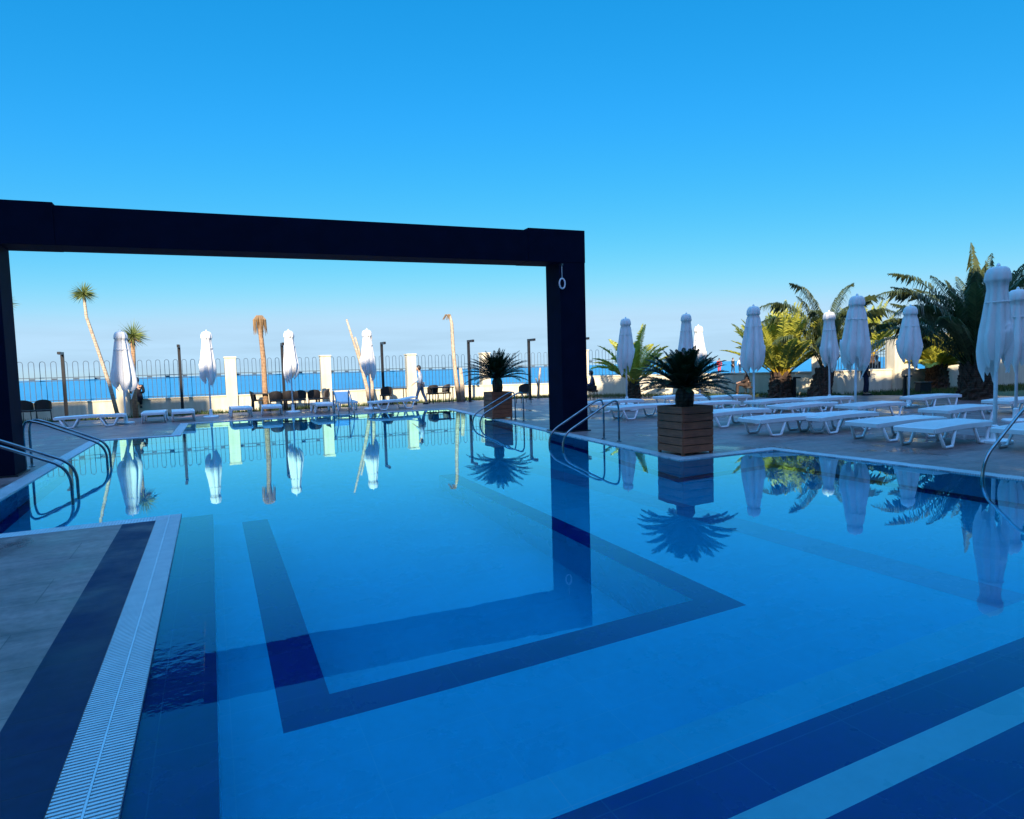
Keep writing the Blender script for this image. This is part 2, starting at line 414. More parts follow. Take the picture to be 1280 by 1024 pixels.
# entry steps
sheet('pool_step_dark', pool_dark_m, [(LW, 9.2, .55, 1.475, ST), (LW, 9.15, 1.635, 1.93, ST)])
sheet('pool_step_light', pool_light_m, [(LW, 9.18, 1.475, 1.635, ST)])
sheet('pool_step_pale', pool_pale_m, [(LW, 9.12, 1.932, 2.36, -.40)])
sr = MB(); sr.quad((LW, 2.36, -.40), (9.12, 2.36, -.40), (9.12, 2.36, DEEP), (LW, 2.36, DEEP)); sr.quad((LW, 1.93, ST), (9.16, 1.93, ST), (9.16, 1.93, DEEP), (LW, 1.93, DEEP)); struct(sr.build('pool_step_riser', pool_m))
# wet ledge beside the grate
sheet('pool_ledge', ledge_m, [(LX, LW, .55, 8.0, LED)])
lv = MB(); lv.quad((LW, .55, LED), (LW, 8.0, LED), (LW, 8.0, DEEP), (LW, .55, DEEP)); lv.quad((LX, 8.0, LED), (LW, 8.0, LED), (LW, 8.0, DEEP), (LX, 8.0, DEEP)); struct(lv.build('pool_ledge_wall', pool_m))
wt = fill('pool_water', POOL, [], WZ, water_m); struct(wt)

# ------------------------------------------------------------------ ground, beach, sea
WALL = [(-16, 30.6), (12, 31.3), (17.6, 28.9), (25.3, 19.3), (31, 19.0), (36.5, 18.2)]
gouter = [(-60, -40), (80, -40), (80, 20), (36.5, 18.7), (31, 19.4), (25.3, 19.7), (17.8, 29.3), (12, 31.6), (-60, 31.2)]
struct(fill('ground', gouter, [inset(POOL, -.20)], -.06, lawn_m))
bc = MB()
outer = [(-60, 31.2), (12, 31.6), (17.8, 29.3), (25.3, 19.7), (31, 19.4), (36.5, 18.7), (80, 20)]
rows = []
for d_, z_ in ((0, -.06), (6, -.3), (22, -.9), (40, -2.2), (60, -3.4), (120, -6)):
    rows.append([(x+d_*.5, y+d_*.87, z_) for x, y in outer])
for a, b in zip(rows, rows[1:]):
    for i in range(len(a)-1): bc.quad(a[i], a[i+1], b[i+1], b[i])
struct(bc.build('beach', sand_m, smooth=False))
se = MB(); rr = [20, 100, 300, 900, 3000, 9000, 26000]; na = 40; b0 = 0
for r_ in rr:
    for j in range(na+1):
        an = R(-75+230*j/na); se.v.append((r_*math.cos(an)+6, r_*math.sin(an)+40, -3.0))
for i in range(len(rr)-1):
    for j in range(na): se.f.append((i*(na+1)+j, (i+1)*(na+1)+j, (i+1)*(na+1)+j+1, i*(na+1)+j+1))
struct(se.build('sea', sea_m))

# ------------------------------------------------------------------ portal frame
pf = thing('portal_frame', 'big dark navy portal frame spanning the pool on two square columns', 'frame', (2.25, 13.25, 0))
def prt(x0, x1, zl, zr, z0l, z0r, y0, y1, name, bev=.006):
    m = MB(); b = 0
    X = -2.25; Y = -13.25
    m.v += [(x0+X, y0+Y, z0l), (x1+X, y0+Y, z0r), (x1+X, y1+Y, z0r), (x0+X, y1+Y, z0l), (x0+X, y0+Y, zl), (x1+X, y0+Y, zr), (x1+X, y1+Y, zr), (x0+X, y1+Y, zl)]
    for q in ((3, 2, 1, 0), (4, 5, 6, 7), (0, 1, 5, 4), (1, 2, 6, 5), (2, 3, 7, 6), (3, 0, 4, 7)): m.f.append(q)
    return m.build(name, navy_m, pf, bevel=bev)
def zt(x): return 4.44+(x+2.9)*.0205
def zb(x): return 3.79+(x+2.93)*.0165
cl = prt(-3.66, -2.98, zb(-3.66), zb(-2.98), 0, 0, 12.84, 13.52, 'column')
cr = prt(7.42, 8.10, zb(7.42), zb(8.10), 0, 0, 12.84, 13.52, 'column')
prt(-2.2, 6.62, zt(-2.2), zt(6.62), zb(-2.2), zb(6.62), 12.845, 13.515, 'beam')
prt(-3.67, -2.2, zt(-3.67)+.045, zt(-2.2)+.045, zb(-3.67)-.004, zb(-2.2)-.004, 12.835, 13.525, 'corner_block')
prt(6.62, 8.11, zt(6.6)+.05, zt(8.1)+.05, zb(6.62)-.004, zb(8.1)-.004, 12.835, 13.525, 'corner_block')
for x, zc, c in ((-3.32, 0, cl), (7.76, 0, cr)):
    m = MB(); m.box(x-.39-2.25, x+.39-2.25, -.46, .32, .0, .025); m.build('base_plate', black_m, c)
def ring(label, x, z):
    t = thing('hanging_ring', label, 'ring', (x, 12.78, z))
    m = MB(); m.tube([(0, .0, .185), (0, 0, .48)], .006, 6); m.build('cord', white_metal, t)
    m = MB(); pts = [(.075*math.cos(a*math.pi/12), 0, .06+.115*math.sin(a*math.pi/12)) for a in range(25)]; m.tube(pts, .018, 8, False); m.build('hoop', white_plastic, t, True)
    m = MB(); m.box(-.02, .02, -.03, .06, .47, .51); m.build('hook', steel_m, t)
ring('white hoop on a cord hanging on the inner corner of the right column', 7.44, 3.40)

# ------------------------------------------------------------------ pool handrails
def curve(pts, rad=.14, k=5):
    out = [Vector(pts[0])]
    for i in range(1, len(pts)-1):
        p0, p1, p2 = Vector(pts[i-1]), Vector(pts[i]), Vector(pts[i+1])
        a = p1+(p0-p1).normalized()*min(rad, (p0-p1).length*.48); b = p1+(p2-p1).normalized()*min(rad, (p2-p1).length*.48)
        for j in range(k+1):
            t = j/k; out.append(a*(1-t)**2+p1*2*t*(1-t)+b*t*t)
    out.append(Vector(pts[-1])); return out
def handrail(label, loc, rz, reach=1.05, top=.82, sep=.55, low=.12, deckback=.32, grp='steel handrails round the pool'):
    t = thing('pool_handrail', label, 'handrail', loc, rz, grp)
    for s in (-sep/2, sep/2):
        pts = [(-deckback, s, 0), (-deckback, s, top), (-deckback+.16, s, top+.02), (reach, s, low+.1), (reach, s, -.75)]
        m = MB(); m.tube(curve(pts, .24, 8), .021, 10); o = m.build('rail', steel_m, t, True)
        m = MB(); m.lathe([(.05, .0), (.05, .012), (.03, .022)], 14, (-deckback, s, .001)); m.build('flange', steel_m, o)
    return t
handrail('steel pool handrail in front of the right column', (7.12, 10.9, 0), math.pi+R(0), 1.0)
handrail('steel pool handrail beside the farther planter', (7.80, 16.6, 0), math.pi, 1.05)
handrail('steel pool handrail beside the left column, its rails whole in view', (-2.70, 13.9, 0), 0, .9, .84, .42, .24)
handrail('steel pool handrail cut off by the left picture edge', (-2.70, 10.6, 0), 0, .9, .84, .42, .26)
handrail('steel pool handrail cut off by the right picture edge', (9.05, 4.46, 0), math.pi, .1, .82, .5, .1, 1.0)
handrail('small steel handrail at the far pool edge by a lounger', (4.35, 23.65, 0), -math.pi/2, .6, .85, .55)

# ------------------------------------------------------------------ foliage helpers
def frond(m, base, az, el, L, droop, n=34, lw=.03, ll=.42, vee=.55, leafdroop=.25, seed=0, start=.12, stem=.018):
    rnd = random.Random(seed)
    d0 = Vector((math.cos(az)*math.cos(el), math.sin(az)*math.cos(el), math.sin(el)))
    pts = [Vector(base)]; d = d0.copy(); K = 14; step = L/K
    for i in range(K):
        d = (d + Vector((0, 0, -droop*(.35+1.3*i/K)/K))).normalized(); pts.append(pts[-1]+d*step)
    m.tube(pts, [stem*(1-.8*i/K) for i in range(K+1)], 5)
    for i in range(n):
        t = start+(1-start)*(i+.5)/n; q = t*K; k = min(int(q), K-1); fr = q-k
        p = pts[k].lerp(pts[k+1], fr); tg = (pts[k+1]-pts[k]).normalized()
        side = tg.cross(Vector((0, 0, 1)))
        if side.length < .05: side = Vector((-math.sin(az), math.cos(az), 0))
        side.normalize(); nor = side.cross(tg).normalized()
        prof = (math.sin(math.pi*min(1, .12+.88*(t-start)/(1-start)))**.55)*(.95 if t < .85 else .8)
        for sg in (-1, 1):
            l = ll*prof*rnd.uniform(.85, 1.1)
            dr = (side*sg*.85 + tg*rnd.uniform(.55, .8) + nor*vee*rnd.uniform(.6, 1.2)).normalized()
            w = tg.cross(dr).cross(dr)
            w = (tg - dr*tg.dot(dr)).normalized()*lw*.5
            a = p; b = p+dr*l*.5; c = p+dr*l + Vector((0, 0, -leafdroop*l*rnd.uniform(.6, 1.3)))
            b0 = len(m.v)
            m.v += [tuple(a-w*.5), tuple(a+w*.5), tuple(b+w), tuple(c), tuple(b-w)]
            m.f.append((b0, b0+1, b0+2, b0+3, b0+4))
    return pts
def cycad(label, loc, h0, nf, L, seed):
    t = thing('cycad_palm', label, 'plant', loc)
    rnd = random.Random(seed)
    m = MB(); m.lathe([(.13, -.12), (.14, 0), (.155, h0*.4), (.15, h0*.8), (.10, h0+.03), (.03, h0+.08)], 18, mod=lambda a, i, z: 1+.10*math.sin(a*7+i*2.2)); m.build('trunk', bark_m, t)
    m = MB()
    for i in range(nf):
        q = (i+.5)/nf
        el = R(80-74*q)+rnd.uniform(-.08, .08); az = i*2.39996+rnd.uniform(-.15, .15)
        frond(m, (.03*math.cos(az), .03*math.sin(az), h0), az, el, L*rnd.uniform(.88, 1.05)*(1.0 if q > .35 else .84), rnd.uniform(.5, .85), 34, .020, .16, .35, .02, seed*100+i, .13, .009)
    m.build('crown', cycad_leaf, t)
    return t
def planter(label, loc, w, h):
    t = thing('wooden_planter', label, 'planter', loc, 0, 'slatted wooden planters by the pool')
    hw = w/2; nb = 6; z0 = .035; bh = (h-z0)/nb
    for ang in range(4):
        M = Matrix.Rotation(ang*math.pi/2, 4, 'Z'); m = MB()
        for k in range(nb):
            dx = random.uniform(-.004, .004)
            m.box(-hw+.012, hw-.012, -hw+dx, -hw+.028+dx, z0+k*bh+.004, z0+(k+1)*bh-.008, M)
        m.build('board_side', wood_m, t, bevel=.006)
    for sx in (-1, 1):
        for sy in (-1, 1):
            m = MB(); m.box(sx*(hw-.035)-.022, sx*(hw-.035)+.022, sy*(hw-.035)-.022, sy*(hw-.035)+.022, 0, h-.012); m.build('corner_post', wood_m, t)
    m = MB(); m.box(-hw+.05, hw-.05, -hw+.05, hw-.05, .06, h-.07); m.build('soil', soil_m, t)
    return t
PA = Vector((7.42, 8.62, 0))
planter('nearer slatted wooden planter standing on the pool corner', PA, .68, .83)
cycad('larger dark green cycad growing in the nearer wooden planter', PA+Vector((0, 0, .77)), .34, 84, .88, 3)
PB = Vector((8.02, 17.9, 0))
planter('farther slatted wooden planter half hidden by a steel handrail', PB, .68, .83)
cycad('smaller dark green cycad growing in the farther planter left of the column', PB+Vector((0, 0, .77)), .46, 84, 1.1, 5)
rndt = random.Random(11)
def date_palm(label, loc, th, tr, nf, L, el0, el1, droop, seed, leaf, lean=(0, 0), ll=.42, base=True, azs=None, extra=(), ld=.30):
    t = thing('date_palm', label, 'palm', loc, 0, 'date palms beyond the pool')
    rnd = random.Random(seed); lx, ly = lean
    m = MB(); prof = []
    K = 9
    b0 = len(m.v); nn = 20
    for i in range(K+1):
        q = i/K; r_ = tr*(1.15-.35*q if q < .85 else .9-.35*(q-.85)/.15)
        for j in range(nn):
            an = 2*math.pi*j/nn; rr = r_*(1+.12*math.sin(an*5+(i % 2)*math.pi)*1.0+rnd.uniform(-.05, .05))
            m.v.append((lx*q+rr*math.cos(an), ly*q+rr*math.sin(an), q*th-.03))
    for i in range(K):
        for j in range(nn): m.f.append((b0+i*nn+j, b0+i*nn+(j+1) % nn, b0+(i+1)*nn+(j+1) % nn, b0+(i+1)*nn+j))
    # old leaf bases
    for k in range(90):
        q = rnd.uniform(.05, .98); an = rnd.uniform(0, 6.28); rr = tr*(1.15-.35*q)
        p = Vector((lx*q+rr*.9*math.cos(an), ly*q+rr*.9*math.sin(an), q*th)); o = Vector((math.cos(an)*.5, math.sin(an)*.5, 1)).normalized()
        m.tube([p, p+o*tr*.45], [tr*.22, tr*.10], 5)
    m.build('trunk', bark_m, t)
    top = Vector((lx, ly, th))
    m = MB(); mb = MB()
    for i in range(nf):
        q = (i+.5)/nf
        el = el0+(el1-el0)*q+rnd.uniform(-.1, .1); az = i*2.39996+rnd.uniform(-.25, .25)
        if azs: az = rnd.uniform(*azs) if rnd.random() < .8 else az
        bp = top+Vector((math.cos(az)*tr*.45, math.sin(az)*tr*.45, -.08*q))
        pts = frond(m, bp, az, el, L*rnd.uniform(.8, 1.08), droop*rnd.uniform(.75, 1.25), 54, .042, ll*1.1, .45, ld, seed*100+i, .16, .022)
        mb.tube([pts[0]-Vector((0, 0, .03)), pts[1]*.6+pts[0]*.4, pts[1], pts[2]], [.05, .042, .034, .024], 6)
    for j, (az, el, l, dr) in enumerate(extra):
        frond(m, top, az, el, l, dr, 70, .042, ll*1.15, .35, ld*1.15, seed*77+j, .14, .022)
    m.build('crown', leaf, t)
    mb.build('leaf_stalks', palm_base if base else leaf, t)
    return t
RZ = math.atan2(r0.y, r0.x)                        # heading of the picture's right on the ground
date_palm('small date palm with yellow stalks right of the navy column', GD(793, 28.5), .75, .26, 22, 2.5, R(84), R(30), 1.0, 21, palm_leaf_lit)
date_palm('bright upright date palm with golden stalks between two closed umbrellas', GD(977, 26.5), .98, .42, 60, 2.9, R(88), R(38), .55, 22, palm_leaf_lit)
date_palm('dark date palm with arching fronds behind the centre right umbrellas', GD(1024, 25.2), 1.25, .36, 13, 3.0, R(84), R(55), 1.9, 23, palm_leaf, (.3, -.1), .52, False, ld=.85,
          extra=((RZ+math.pi-.1, R(74), 4.2, 2.5), (RZ+.1, R(76), 4.1, 2.4), (RZ+math.pi+.2, R(82), 3.9, 2.3), (RZ+math.pi-.3, R(68), 3.7, 2.3), (RZ-.2, R(70), 3.8, 2.3), (RZ+.3, R(82), 3.7, 2.0)))
date_palm('sunlit date palm seen behind the tall umbrella right of centre', GD(1086, 33.0), 1.7, .3, 34, 2.8, R(86), R(30), .9, 24, palm_leaf_lit)
date_palm('short sunlit date palm in front of the white gate wall', GD(1172, 29.5), 1.1, .42, 48, 1.75, R(86), R(15), .9, 25, palm_leaf_lit)
date_palm('largest date palm, dark, towering over the loungers at right', GD(1222, 21.8), 1.2, .46, 46, 3.6, R(87), R(44), 1.25, 26, palm_leaf, (-.12, 0), .56, False, ld=.85,
          extra=((RZ+math.pi*.6, R(87), 4.2, .12), (RZ+math.pi*.97, R(66), 4.6, 1.9), (RZ+math.pi*.9, R(72), 4.5, 1.7), (RZ+math.pi*1.08, R(60), 4.3, 1.9), (RZ-.1, R(60), 4.4, .5), (RZ+.15, R(66), 4.2, .7), (RZ+.5, R(52), 4.4, .9)))
# spiky yuccas, dead and bare trunks along the far wall
def rosette(m, c, r_, nl, seed, w=.035, lo=-.75):
    rnd = random.Random(seed)
    for i in range(nl):
        zf = lo+(1-lo)*(i+.5)/nl; an = i*2.39996+rnd.uniform(-.2, .2); s_ = math.sqrt(max(0, 1-min(1, abs(zf))**2))
        d = Vector((math.cos(an)*s_, math.sin(an)*s_, zf)); l = r_*rnd.uniform(.8, 1.15)
        side = d.cross(Vector((.3, .2, 1))).normalized()*w*.5
        a = Vector(c); b = a+d*l*.45; e = a+d*l+Vector((0, 0, -.15*l*(1-abs(zf))))
        b0 = len(m.v); m.v += [tuple(a-side*.6), tuple(a+side*.6), tuple(b+side), tuple(e), tuple(b-side)]; m.f.append((b0, b0+1, b0+2, b0+3, b0+4))
def yucca(label, base, toppts, r_, trunk_mat, seed, tr=.09, skirt=True):
    t = thing('yucca_tree', label, 'tree', base, 0, 'spiky yuccas by the sea wall')
    pts = [Vector(p) for p in toppts]; m = MB(); m.tube(pts, [tr*(1.2-.45*i/(len(pts)-1)) for i in range(len(pts))], 10); m.build('trunk', trunk_mat, t, True)
    m = MB(); rosette(m, pts[-1]+Vector((0, 0, .05)), r_, 130, seed); m.build('crown', yucca_leaf, t)
    if skirt:
        m = MB(); rosette(m, pts[-1]-Vector((0, 0, .12)), r_*.75, 40, seed+1, .035, -.98); m.v = [(x, y, min(z, pts[-1].z-.05-abs(x-pts[-1].x)*.5)) for x, y, z in m.v]; m.build('dead_leaves', dead_leaf, t)
RTV = Vector((r0.x, r0.y, 0))
def along(px, h): return RTV*px+Vector((0, 0, h))
yucca('tall leaning yucca with a pale trunk behind the leftmost umbrella', GD(147, 25.0), [along(0, -.05), along(-.25, 1.3), along(-.62, 2.7), along(-.98, 4.0), along(-1.02, 4.85)], .50, pale_bark, 31, .065, False)
yucca('straight yucca with a brown leaf skirt beside the leftmost umbrella', GD(169, 24.6), [along(0, -.05), along(-.02, 1.2), along(.05, 2.2), along(.08, 3.15)], .62, brown_bark, 32)
yucca('yucca mostly hidden behind the left column', GD(22, 23.5), [along(0, -.05), along(-.15, 2.0), along(-.4, 4.4)], .62, pale_bark, 33)
def bare(label, base, branches, mat, name='bare_trunk', cat='tree'):
    t = thing(name, label, cat, base)
    for i, (pts, r1, r2) in enumerate(branches):
        m = MB(); k = len(pts); m.tube([along(*p) if len(p) == 2 else p for p in pts], [r1+(r2-r1)*j/(k-1) for j in range(k)], 9); m.build('trunk' if i == 0 else 'branch', mat, t, True)
    return t
t = bare('dead palm with a brown drooping tuft left of the black lamp', GD(333, 27.4), [([(0, -.05), (-.03, 1.0), (-.02, 2.2), (-.08, 3.3), (-.10, 4.0)], .125, .085)], brown_bark, 'dead_palm')
m = MB()
for i in range(40):
    an = i*2.4; rnd = random.Random(i); d = Vector((math.cos(an), math.sin(an), 0)); c = along(-.10, 3.95)
    m.tube([c, c+d*.12+Vector((0, 0, .12)), c+d*.25+Vector((0, 0, -.05)), c+d*.27*rnd.uniform(.8, 1.1)+Vector((0, 0, -rnd.uniform(.35, .75)))], [.02, .022, .02, .006], 4)
m.build('dead_leaves', dead_leaf, t)
bare('pale bare tree with three cut limbs behind an umbrella', GD(463, 28.4), [([(0, -.05), (-.12, .8), (-.35, 1.9), (-.60, 2.8), (-.9, 3.9)], .10, .04), ([(-.33, 1.85), (-.40, 2.5), (-.55, 3.1)], .06, .04), ([(.10, -.05), (.12, .9), (.05, 1.9), (.16, 3.1)], .09, .045)], pale_bark, 'bare_tree')
t = bare('slender grey dead palm with a small drooping top right of centre', GD(574, 30.0), [([(0, -.05), (-.12, 1.2), (-.2, 2.6), (-.22, 3.7), (-.3, 4.05)], .11, .065), ([(.16, -.05), (.18, .7), (.12, 1.6)], .14, .08)], pale_bark, 'dead_palm')
m = MB()
for i in range(16):
    c = along(-.28, 4.0); an = i*2.4; d = Vector((math.cos(an), math.sin(an), 0))*.2+along(-.18, 0)
    m.tube([c, c+d*.6+Vector((0, 0, .12)), c+d+Vector((0, 0, -.12))], [.02, .018, .006], 4)
m.build('dead_leaves', dead_leaf, t)
bare('thin pale bare sapling left of the navy column', GD(673, 31.0), [([(0, -.05), (.05, .7), (.14, 1.5)], .07, .04), ([(.03, .5), (-.08, 1.0)], .04, .03)], pale_bark, 'bare_sapling')

# ------------------------------------------------------------------ closed umbrellas
def canopy_mesh(seed, H=3.12, low=1.12, wmax=.36, loose=0.0):
    rnd = random.Random(seed); m = MB(); n = 72; nf = 8
    ph = [rnd.uniform(-.25, .25) for _ in range(nf)]; amp = [rnd.uniform(.8, 1.25) for _ in range(nf)]
    zf = lambda f: H-.40-(H-.74-low)*f
    w = wmax; prof = [(.05, H), (.12, H-.012), (.165, H-.05), (.195, H-.13), (.205, H-.22), (.200, H-.255), (.172, H-.275), (w*.58, H-.40), (w*.66, zf(.2)), (w*.74, zf(.4)), (w*.82, zf(.6)), (w*.91, zf(.8)), (w*1.0, low+.34), (w*1.01, low+.22), (w*.97, low+.11), (w*.84, low+.02), (w*.74, low-.03)]
    b0 = 0; k = len(prof); dirx = rnd.uniform(0, 6.28)
    for i, (r_, z) in enumerate(prof):
        q = i/(k-1)
        for j in range(n):
            a = 2*math.pi*j/n; s = a/(2*math.pi)*nf; c = int(s) % nf
            fold = abs(math.sin(math.pi*(s+ph[c]*q*.5+.35*q)))**.8
            fa = (.06+.32*min(1, q*1.3))*amp[c]
            rr = r_*(1-fa*(1-fold))
            rr *= 1+.05*q*math.sin(19*a+seed*3+4*q)+.10*q*math.sin(a+dirx)+loose*.25*q*math.sin(2*a+dirx*2)
            dz = 0
            if i >= 12: dz = -.12*math.cos(nf*a*.5+seed)*amp[c]-.13*math.sin(a+dirx*1.7)-.05*math.sin(3*a+seed)
            if i >= 13: dz -= (i-12)*.045*(math.cos(nf*a+seed)*.5+.5)*amp[c]; rr *= 1-.10*(i-12)*(math.cos(nf*a+seed)*.5+.5)*.6
            m.v.append((rr*math.cos(a), rr*math.sin(a), z+dz))
    for i in range(k-1):
        for j in range(n): m.f.append((i*n+(j+1) % n, i*n+j, (i+1)*n+j, (i+1)*n+(j+1) % n))
    m.f.append(tuple(range(n)))
    return m
def umbrella(label, loc, seed, rz=0., H=3.12, low=1.12, w=.36, loose=0., pr=.030):
    t = thing('closed_umbrella', label, 'umbrella', loc, rz, 'closed white umbrellas round the pool'); q_ = random.Random(seed*13); t.rotation_euler = (q_.uniform(-.018, .018), q_.uniform(-.018, .018), rz)
    m = MB(); m.tube([(0, 0, .05), (0, 0, H-.05)], pr, 12); m.build('pole', white_metal, t, True)
    m = MB(); m.lathe([(.27, .0), (.27, .045), (.24, .065), (.06, .075), (.055, .30), (.03, .32)], 28); m.build('base', white_plastic, t, bevel=.004)
    c = canopy_mesh(seed, H, low, w, loose).build('canopy', canvas_m, t, True)
    m = MB(); m.lathe([(.03, H-.02), (.032, H+.03), (.012, H+.06)], 10); m.build('finial', white_plastic, t)
    pts = [(w*.66*math.cos(a*math.pi/12), w*.66*math.sin(a*math.pi/12), H-.62) for a in range(25)]
    m = MB(); m.tube(pts, .012, 6, False); m.build('tie_strap', canvas_m, c, True)
    return t
umbrella('closed umbrella with loose flaring cloth, leftmost of all', GD(156, 21.6), 1, .4, 3.15, 1.30, .34, 1.0)
umbrella('closed umbrella in the sun between left lamp and first cream pillar', GD(263, 23.6), 2, 1.0, 3.2, 1.52, .30)
umbrella('closed umbrella beside the lamp in front of the dark table set', GD(366, 25.2), 3, 2.0, 3.25, 1.52, .305)
umbrella('closed umbrella in front of the bare limbed tree', GD(463, 26.0), 4, .3, 3.25, 1.55, .31)
umbrella('closed umbrella against the small palm just right of the navy column', GD(784, 24.3), 5, 1.4, 3.3, 1.55, .36)
umbrella('closed umbrella rising right behind the nearer cycad', GD(858, 23.6), 6, .9, 3.35, 1.5, .32)
umbrella('small distant closed umbrella peeping out right of the cycad umbrella', GD(876, 28.0), 7, .2, 3.15, 1.5, .33)
umbrella('closed umbrella left of the bright golden palm', GD(943, 19.2), 8, 1.7, 3.2, 1.48, .37)
umbrella('slim closed umbrella right of the bright golden palm', GD(1038, 21.8), 9, .6, 3.15, 1.46, .30)
umbrella('tall closed umbrella standing in the middle of the right loungers', GD(1070, 16.9), 10, 2.4, 3.2, 1.48, .39)
umbrella('closed umbrella in front of the white gate wall', GD(1137, 19.6), 11, 1.1, 3.1, 1.55, .36)
umbrella('nearest and largest closed umbrella at the right', GD(1246, 11.1), 12, .5, 3.08, 1.46, .27)
umbrella('closed umbrella at the right picture edge behind the largest one', GD(1272, 14.4), 13, 1.9, 3.0, 1.5, .28)

# ------------------------------------------------------------------ sun loungers
def make_lounger(label, loc, rz, back=0.0, grp='white plastic sun loungers'):
    t = thing('sun_lounger', label, 'sun lounger', loc, rz, grp)
    L2, hw, zt_ = .96, .33, .36
    def zc(x): return zt_+.03*math.cos(x/L2*1.4)-.015
    bm_ = MB()
    for s in (-1, 1):                                   # curved side rails
        pts = [(x*L2/10, s*hw, zc(x*L2/10)) for x in range(-10, 11)]
        for p, q in zip(pts, pts[1:]):
            b0 = len(bm_.v)
            for pp in (p, q):
                for dy, dz in ((-.022, -.075), (.022, -.075), (.022, .012), (-.022, .012)): bm_.v.append((pp[0], pp[1]+dy, pp[2]+dz))
            for qd in ((0, 1, 5, 4), (1, 2, 6, 5), (2, 3, 7, 6), (3, 0, 4, 7)): bm_.f.append(tuple(b0+i for i in qd))
            if p is pts[0]: bm_.f.append((b0+3, b0+2, b0+1, b0))
        bm_.f.append((b0+4, b0+5, b0+6, b0+7))
    for xe in (-L2, L2): bm_.box(xe-.03, xe+.03, -hw, hw, zc(xe)-.07, zc(xe)+.01)
    fr = bm_.build('frame', white_plastic, t, bevel=.008)
    m = MB(); x = -L2+.05
    while x < .18: m.box(x, x+.052, -hw+.025, hw-.025, zc(x)-.016, zc(x)+.006); x += .066
    m.build('seat_slats', white_plastic, t)
    m = MB(); M = Matrix.Translation((.20, 0, zc(.2))) @ Matrix.Rotation(-back, 4, 'Y'); x = 0
    while x < .72: m.box(x, x+.055, -hw+.03, hw-.03, -.014, .008, M); x += .068
    m.box(0, .74, -hw+.03, -hw+.07, -.03, -.014, M); m.box(0, .74, hw-.07, hw-.03, -.03, -.014, M)
    m.build('backrest', white_plastic, t)
    for s in (-1, 1):
        for x in (-.58, .52):
            zt2 = zc(x)-.06
            pts = [(x-.25, s*(hw-.01), zt2), (x-.12, s*(hw+.015), .026), (x+.12, s*(hw+.015), .026), (x+.25, s*(hw-.01), zt2)]
            m = MB(); m.tube(curve(pts, .04, 3), .027, 8); m.build('leg', white_plastic, t, True)
    return t
AY = math.pi/2
proto = make_lounger('white lounger lying nearest the right pool handrail, side on', GD(1184, 11.1), +.05)
LG = [
 ('white lounger directly behind and left of the one by the right handrail', GD(1122, 12.1), -.04),
 ('white lounger in front of the largest dark palm trunk', GD(1200, 14.5), +.02),
 ('white lounger beneath the umbrella in front of the gate wall', GD(1090, 16.4), +.03),
 ('white lounger left of the tall umbrella pole, legs wide in view', GD(984, 13.4), -.10),
 ('white lounger just behind the tall umbrella pole', GD(1046, 13.6), +.04),
 ('white lounger half hidden by the nearer planter', GD(915, 15.4), .0),
 ('white lounger in the far row below the bright golden palm', GD(972, 19.0), -.04),
 ('white lounger in the far row between golden palm and dark palm', GD(1032, 19.4), +.06),
 ('white lounger in the far row left of the golden palm umbrella', GD(905, 21.8), .0),
 ('white lounger in the far row right behind the nearer cycad', GD(850, 23.0), +.05),
 ('white lounger right of the navy column, front of the pair', GD(802, 18.2), -.05),
 ('white lounger right of the navy column, back of the pair', GD(768, 21.0), +.02),
 ('white lounger cut off by the right picture edge', GD(1312, 10.4), .0),
 ('white lounger behind the umbrella at the right picture edge', GD(1275, 16.6), -.05),
 ('white lounger in the second row, behind the pair left of the tall umbrella', GD(1004, 16.9), .03),
 ('white lounger in the second row, just right of the nearer cycad trunk', GD(884, 18.8), -.04),
 ('white lounger in the back row right of the gate wall umbrella pole', GD(1165, 19.0), .02),
]
for lb, lc, rz in LG: copy_tree(proto, lc, rz, lb)
FARG = 'white sun loungers along the far pool edge'
far = make_lounger('white lounger seen end on beneath the second umbrella from left', GD(193, 22.3), -AY, 0.0, FARG)
for lb, px, dp, rz in [
 ('white lounger seen end on right beside the leftmost far lamp post', 228, 22.6, -AY+.06),
 ('white lounger lying sideways right of the left handrails', 113, 20.8, .05),
 ('white lounger left of the dead palm at the far pool edge', 300, 23.8, -AY+.03),
 ('white lounger in front of the dead palm trunk', 339, 24.3, -AY-.05),
 ('white lounger left of the small far handrail', 403, 25.0, -AY)]:
    copy_tree(far, GD(px, dp), rz, lb)
make_lounger('white lounger with raised back behind the small far handrail', GD(431, 26.4), AY, R(28), FARG)
make_lounger('white lounger lying in front of the standing man', GD(492, 25.6), .15, R(8), FARG)

# ------------------------------------------------------------------ dark chairs and tables
def make_chair(label, loc, rz):
    t = thing('rattan_chair', label, 'chair', loc, rz, 'dark rattan chairs by the sea wall')
    m = MB(); m.box(-.24, .24, -.24, .24, .40, .46); m.build('seat', rattan_m, t, bevel=.02)
    m = MB(); n_ = 16
    for k in range(n_):
        a0, a1 = R(-75+150*k/n_), R(-75+150*(k+1)/n_)
        def pp(a, z, r_): return (r_*math.sin(a), -.02+r_*math.cos(a)+(z-.45)*.12, z)
        def zz_(a): return .60+.25*math.cos(a)**.6
        q = [pp(a0, .47, .27), pp(a1, .47, .27), pp(a1, zz_(a1), .28), pp(a0, zz_(a0), .28)]; w = [pp(a0, .47, .235), pp(a1, .47, .235), pp(a1, zz_(a1), .245), pp(a0, zz_(a0), .245)]
        m.quad(*q); m.quad(*reversed(w)); m.quad(q[3], q[2], w[2], w[3])
    m.build('backrest', rattan_m, t)
    for sx in (-1, 1):
        for sy in (-1, 1):
            m = MB(); m.tube([(sx*.24, sy*.24, 0), (sx*.215, sy*.215, .41)], .016, 8); m.build('leg', rattan_m, t)
    return t
